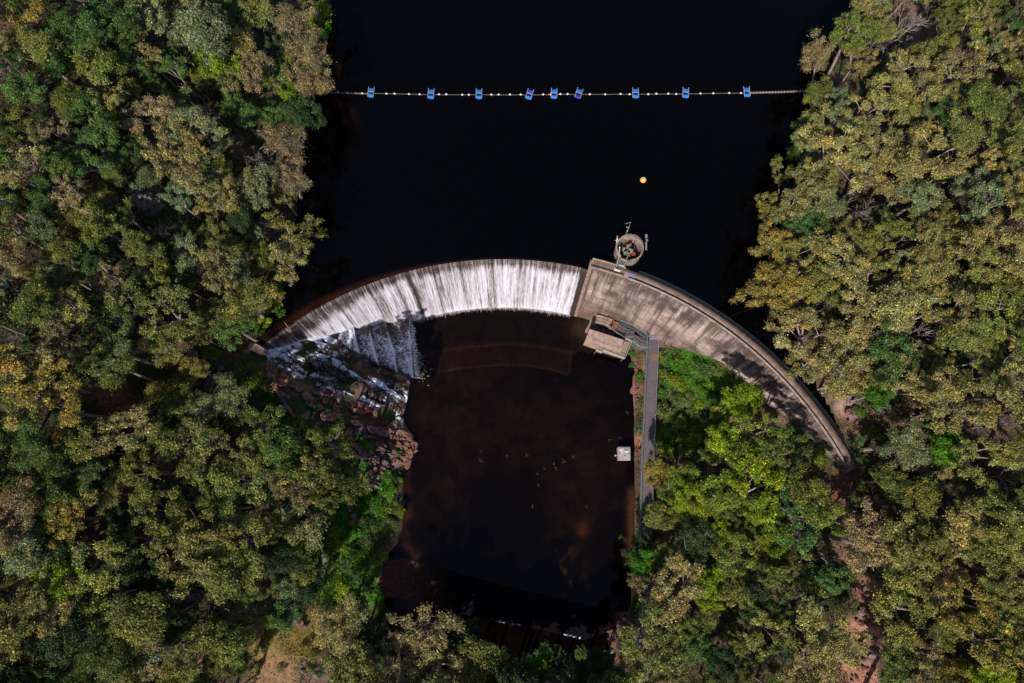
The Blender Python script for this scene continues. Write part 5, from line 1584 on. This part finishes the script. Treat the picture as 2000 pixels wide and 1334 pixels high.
# shrubs in the open and between crowns
SHR = [([(600, 930), (780, 930), (775, 1050), (735, 1100), (735, 1180), (640, 1180), (600, 1080)], 30, ('bright', 'lime', 'fresh', 'lime', 'green'), 13, 23),
       ([(1290, 690), (1430, 730), (1450, 790), (1390, 850), (1330, 900), (1290, 880)], 30, ('bright', 'lime', 'fresh', 'moss', 'green'), 12, 24),
       ([(460, 715), (520, 735), (560, 800), (640, 860), (640, 890), (560, 860), (470, 790)], 14, ('green', 'bright', 'moss'), 10, 18),
       ([(500, 1200), (640, 1200), (640, 1330), (500, 1330)], 12, ('olive', 'yellow', 'green'), 8, 15),
       ([(1640, 720), (1740, 720), (1740, 960), (1680, 960)], 12, ('bright', 'green', 'moss'), 10, 19),
       ([(1740, 850), (2000, 880), (2000, 1020), (1740, 1000)], 14, ('green', 'moss', 'olive', 'yellow'), 10, 18),
       ([(0, 350), (480, 350), (400, 800), (0, 800)], 26, ('green', 'olive', 'moss', 'yellow'), 10, 18),
       ([(600, 790), (700, 820), (740, 890), (690, 880), (620, 840)], 9, ('dark', 'green', 'bright'), 8, 14),
       ([(680, 880), (760, 930), (700, 940), (650, 900)], 4, ('bright', 'green'), 9, 15),
       ([(1230, 690), (1250, 690), (1252, 750), (1236, 730)], 3, ('bright',), 7, 10),
       ([(600, 1100), (760, 1190), (760, 1330), (640, 1330)], 8, ('dark', 'green'), 12, 20),
       ([(960, 1275), (1200, 1270), (1230, 1330), (960, 1330)], 7, ('dark', 'green'), 12, 22),
       ([(1210, 1040), (1250, 1040), (1250, 1150), (1215, 1150)], 4, ('dark', 'green'), 7, 12)]
shp = []
for poly, n, cols_, a_, b_ in SHR:
    bx = [p[0] for p in poly]; byy = [p[1] for p in poly]; k = 0; t = 0
    while k < n and t < 600:
        t += 1; x, y = random.uniform(min(bx), max(bx)), random.uniform(min(byy), max(byy)); r_ = random.uniform(a_, b_)
        if not in_poly(np.array(x), np.array(y), poly): continue
        if any(math.hypot(x - c[0], y - c[1]) < (r_ + c[2]) * .75 for c in shp): continue
        shp.append((x, y, r_)); specs.append((x, y, r_, 'shrub', random.choice(cols_))); k += 1

LEVELS = [(60, 'at the top edge'), (140, 'just above the float line'), (215, 'beside the float line'), (300, 'just below the float line'), (385, 'level with the yellow buoy'), (460, 'level with the tower mast'),
          (530, 'level with the intake tower'), (600, 'level with the spillway top'), (680, 'level with the valve block'), (760, 'level with the rock steps'), (840, 'level with the walkway middle'),
          (920, 'level with the floating shed'), (1000, 'just below the floating shed'), (1080, 'level with the lower pool'), (1160, 'level with the weir top'), (1240, 'level with the low weir'), (9999, 'at the bottom edge')]
GRP = {'rainforest_tree': 'rounded dense trees of the forest', 'gum_tree': 'open-crowned gum trees of the forest', 'paperbark_tree': 'feathery paperbark trees', 'shrub': 'shrubs of the undergrowth', 'palm': 'palms on the right shore', 'dead_tree': 'bare dead trees'}
KW = {'rainforest_tree': 'dense-crowned tree', 'gum_tree': 'gum tree', 'paperbark_tree': 'feathery paperbark', 'shrub': 'low shrub', 'palm': 'shaggy palm', 'dead_tree': 'bare pale dead tree'}
CAT = {'rainforest_tree': 'tree', 'gum_tree': 'tree', 'paperbark_tree': 'tree', 'shrub': 'shrub', 'palm': 'palm', 'dead_tree': 'dead tree'}
buckets = {}
built = []
for (x, y, rp, kind, colr) in specs:
    if 1285 < x < 1640 and 770 < y < 1110 and kind in ('dense', 'gum') and colr not in ('yellow', 'lime'): colr = random.choice(('fresh', 'fresh', 'moss', 'lime', 'green', 'fresh'))
    nm, rn, hn = NOM[kind]
    if rp < 22 and kind in ('dense', 'gum', 'airy'): nm = NOM[kind][0]
    # scale so that the crown covers rp pixels at its height
    z_ = 0.
    for _ in range(12):
        wx, wy, _z = P(x, y, z_)
        s = rp * (CAMZ - z_ + 4) / F / rn
        sh = s if kind in ('shrub', 'palm') else (.6 * s + .4 * .95)
        if 1400 < x < 1660 and 770 < y < 980 and kind != 'shrub': sh *= 1.3
        if 720 < x < 1215 and y > 1230: sh *= 1.12 if y > 1330 else .85
        g = float(ground_z(wx, wy))
        if 535 < x < 720 and 840 < y < 1000 and kind in ('gum', 'dense'): sh = (8.0 - g) / hn
        if g < POOL - .2 or (g < 0 and in_poly(np.array(wx), np.array(wy), lake_w)): g = max(g, POOL) if g < -8 else 0.0
        z_ = .5 * z_ + .5 * (g + sh * hn)
    wx, wy, _z = P(x, y, z_)
    g = float(ground_z(wx, wy))
    leanx = leany = 0.
    variants = TREES[kind]; tm, cm = random.choice(variants)
    lean = (0, 0)
    base = (wx, wy, g)
    if in_poly(np.array(wx), np.array(wy), lake_w) and kind not in ('shrub',):   # trunk stands on the bank, crown hangs out over the water
        # walk the base back towards the bank
        dirx = -1 if x < 1000 else 1
        k = 0
        while in_poly(np.array(base[0]), np.array(base[1]), lake_w) and k < 30:
            base = (base[0] + dirx * .25, base[1], float(ground_z(base[0] + dirx * .25, base[1]))); k += 1
        k = min(k, 12); base = (wx + dirx * .25 * k, wy, max(-.3, float(ground_z(wx + dirx * .25 * k, wy))))
    g = base[2]
    if g < -1 and in_poly(np.array(base[0]), np.array(base[1]), lake_w): g = -.3
    hz = max(z_ - g, 1.0)
    tiltv = ((wx - base[0]) / hz, (wy - base[1]) / hz)
    root = empty(nm, (base[0], base[1], g))
    rz = random.uniform(0, 6.28)
    # lean by a rotation that carries +z to the crown direction
    from mathutils import Vector, Matrix
    q = Vector((0, 0, 1)).rotation_difference(Vector((tiltv[0] + random.gauss(0, .03), tiltv[1] + random.gauss(0, .03), 1)).normalized())
    root.rotation_mode = 'QUATERNION'; from mathutils import Quaternion
    root.rotation_quaternion = q @ Quaternion((0, 0, 1), rz)
    szz = hz / hn if kind not in ('shrub', 'palm') else s
    ax_ = random.uniform(.86, 1.16)
    root.scale = (s * ax_, s / ax_, szz)
    t = bpy.data.objects.new('trunk', tm); COL.objects.link(t); t.parent = root
    if cm:
        c_ = bpy.data.objects.new('crown', cm); COL.objects.link(c_); c_.parent = root
        b_ = PAL[colr]; j = random.uniform(.95, 1.35)
        c_.color = (b_[0] * j * random.uniform(.92, 1.08), b_[1] * j, b_[2] * j * random.uniform(.9, 1.1), 1)
    bank = 'left' if x < 800 else ('right' if x > 1200 else 'creek')
    lv = [l for l in LEVELS if y < l[0]][0][1]
    buckets.setdefault((nm, bank, lv), []).append((x, y, rp, colr, root))
for (nm, bank, lv), L in buckets.items():
    L.sort(key=lambda q: q[0], reverse=(bank == 'left'))
    for i, (x, y, rp, colr, root) in enumerate(L):
        size = 'large ' if rp > 44 else ('small ' if rp < 24 and nm != 'shrub' else '')
        cw_ = '' if nm == 'dead_tree' else CWORD[colr] + ' '
        if bank == 'creek': wh = '%s from the left over the creek below the weir' % NUM[i] if lv != 'level with the low weir' else '%s from the left beside the low weir' % NUM[i]
        else:
            wh = '%s bank, %s, %s' % (bank, lv, 'nearest the water' if i == 0 else NUM[i] + ' from water')
        lab = '%s%s%s, %s' % (size, cw_, KW[nm], wh)
        tag(root, lab, CAT[nm], GRP[nm])

# ------------------------------------------------------------------ undergrowth and grass


def scatter(n, poly_px, zbase, seed):
    r = np.random.RandomState(seed)
    bx = [p[0] for p in poly_px]; byy = [p[1] for p in poly_px]
    px = r.uniform(min(bx), max(bx), n); py = r.uniform(min(byy), max(byy), n)
    k = in_poly(px, py, poly_px); px, py = px[k], py[k]
    x = (px - 1000) / F; y = (667 - py) / F
    dy = math.sin(TILT) + y * math.cos(TILT); dz = -math.cos(TILT) + y * math.sin(TILT)
    z = np.full(px.shape, float(zbase))
    for _ in range(14):
        s = (z - CAMZ) / dz; z = .5 * z + .5 * ground_z(x * s, dy * s)
    s = (z - CAMZ) / dz
    return x * s, dy * s, z, px, py, r


ROCKZ = [(522, 684), (660, 655), (803, 737), (797, 776), (789, 820), (812, 852), (806, 895), (760, 925), (742, 962), (700, 930), (660, 880), (600, 850), (560, 800), (520, 735)]
BANKL = [(-90, -90), (640, -90), (640, 60), (610, 170), (590, 330), (575, 450), (530, 600), (500, 665), (470, 700), (530, 720), (780, 900), (790, 1000), (745, 1100), (740, 1160), (790, 1200), (820, 1290), (830, 1420), (-90, 1420)]
BANKR = [(2090, -90), (1690, -90), (1600, 200), (1540, 400), (1520, 500), (1550, 600), (1580, 720), (1660, 850), (1665, 920), (1560, 830), (1440, 720), (1290, 672), (1240, 690), (1240, 1195), (1180, 1215), (1165, 1300), (1180, 1420), (2090, 1420)]
allV = []; allC = []
for poly, zb, sd in ((BANKL, 5, 301), (BANKR, 3, 302)):
    x, y, z, px, py, r = scatter(520000, poly, zb, sd)
    il = in_poly(x, y, lake_w); ip = in_poly(x, y, pool_w); rk = in_poly(px, py, ROCKZ)
    rad = np.hypot(x - DC[0], y - DC[1]); ang = np.degrees(np.arctan2(y - DC[1], x - DC[0]))
    dm = (rad > R0 - 4.2) & (rad < R0 + 2.2) & (ang > A_R - 1) & (ang < A_L)
    onface = (rad > (BR - .25 * (1.0 - z) - .1)) & (rad < R0 + 2.5) & (ang > A_R - 1) & (ang < A_L)
    wkx = (px > np.interp(py, [p[1] for p in WL], [p[0] for p in WL]) - 2) & (px < np.interp(py, [p[1] for p in WR], [p[0] for p in WR]) + 1) & (py > 655)
    vbz = in_poly(px, py, [(1140, 600), (1290, 640), (1290, 690), (1240, 690), (1150, 700)])
    gully = in_poly(px, py, [(1668, 1130), (1712, 1130), (1722, 1420), (1655, 1420)])
    n1 = fbm(x, y, 2.6, 3, 131); n2 = fbm(x, y, 9, 3, 133)
    bright = np.zeros(x.shape)
    for bx_, by_, br_, bc in ground_blobs:
        if bc[1] > bc[0] * 1.4: bright = np.maximum(bright, 1 - sstep(.6, 1.15, np.hypot(px - bx_, py - by_) / br_))
    bare = np.zeros(x.shape)
    for bx_, by_, br_, bc in ground_blobs:
        if bc[0] > bc[1] * 1.15: bare = np.maximum(bare, 1 - sstep(.5, 1.05, np.hypot(px - bx_, py - by_) / br_))
    dens = np.clip(sstep(.36, .6, n1) * .75 + bright * .45 - bare * .55 + .08, .03, 1)
    dens = np.where(rk, dens * .12 * sstep(720, 800, py), dens); dens = np.where(gully, dens * .15, dens)
    keep = (r.rand(len(x)) < dens) & ~il & ~ip & ~onface & ~wkx & ~vbz & (z > POOL - .1)
    x, y, z, px, py, n1, n2, bright = (q[keep] for q in (x, y, z, px, py, n1, n2, bright))
    n = len(x)
    lump = fbm(x, y, 1.3, 3, 135)
    h = r.rand(n) ** 1.6 * (.15 + 1.7 * sstep(.4, .68, lump)) * (1 - .3 * bright)
    pos = np.stack([x + r.normal(size=n) * .1, y + r.normal(size=n) * .1, z + .05 + h], -1)
    nr = r.normal(size=(n, 3)) * .7 + np.array((0, 0, .6))
    sz = r.uniform(.09, .19, n)
    allV.append(leaves(pos, nr, sz, .45, r))
    ca = np.array((.06, .085, .022)); cb = np.array((.15, .13, .045)); cg = np.array((.06, .15, .016)); cr_ = np.array((.21, .12, .06)); cl = np.array((.16, .26, .012))
    t = sstep(.35, .65, n2)[:, None]; cc = ca * (1 - t) + cb * t
    dry_ = (r.rand(n) < .13)[:, None]; cc = np.where(dry_, cr_, cc)
    t = bright[:, None]; lm = sstep(.5, .66, fbm(x, y, 4, 3, 139))[:, None]
    cc = cc * (1 - t) + (cg * (1 - lm) + cl * lm) * t
    cc = cc * (.5 + .9 * r.rand(n))[:, None] * (.75 + .5 * lump)[:, None]
    allC.append(cc)
V = np.concatenate(allV); C = np.concatenate(allC)
ug = link('undergrowth', quads_mesh('undergrowth', V, C), MAT['under'])
tag(ug, 'low bushes, ferns and grass covering the forest floor on both banks', 'undergrowth', None, 'stuff')
import collections; print('undergrowth leaves', len(V), collections.Counter(q[3] for q in specs))

# ------------------------------------------------------------------ camera, sun, sky
cam = bpy.data.cameras.new('camera'); cam.lens = 24; cam.sensor_width = 36; cam.clip_end = 3000; cam.clip_start = .5
co = bpy.data.objects.new('camera', cam); COL.objects.link(co)
co.location = (0, 0, CAMZ); co.rotation_euler = (TILT, 0, 0)
sc.camera = co

EL, AZ = math.radians(43), math.radians(20)        # shadows fall up the picture, 20 degrees to the right
d = Vector((math.sin(AZ) * math.cos(EL), math.cos(AZ) * math.cos(EL), -math.sin(EL)))
sun = bpy.data.lights.new('sun', 'SUN'); sun.energy = 5.0; sun.angle = math.radians(.5); sun.color = (1, .93, .84)
so = bpy.data.objects.new('sun', sun); COL.objects.link(so); so.rotation_euler = d.to_track_quat('-Z', 'Y').to_euler()
W = bpy.data.worlds.new('World'); sc.world = W; W.use_nodes = True
nt = W.node_tree
sky = nt.nodes.new('ShaderNodeTexSky'); sky.sky_type = 'NISHITA'; sky.sun_disc = False
sky.sun_elevation = EL; sky.sun_rotation = math.atan2(-d.x, -d.y)
nt.links.new(sky.outputs[0], nt.nodes['Background'].inputs[0]); nt.nodes['Background'].inputs[1].default_value = .085
sc.view_settings.view_transform = 'Standard'; sc.view_settings.look = 'None'; sc.view_settings.exposure = 0
sc.cycles.max_bounces = 6; sc.cycles.diffuse_bounces = 2; sc.cycles.transmission_bounces = 3
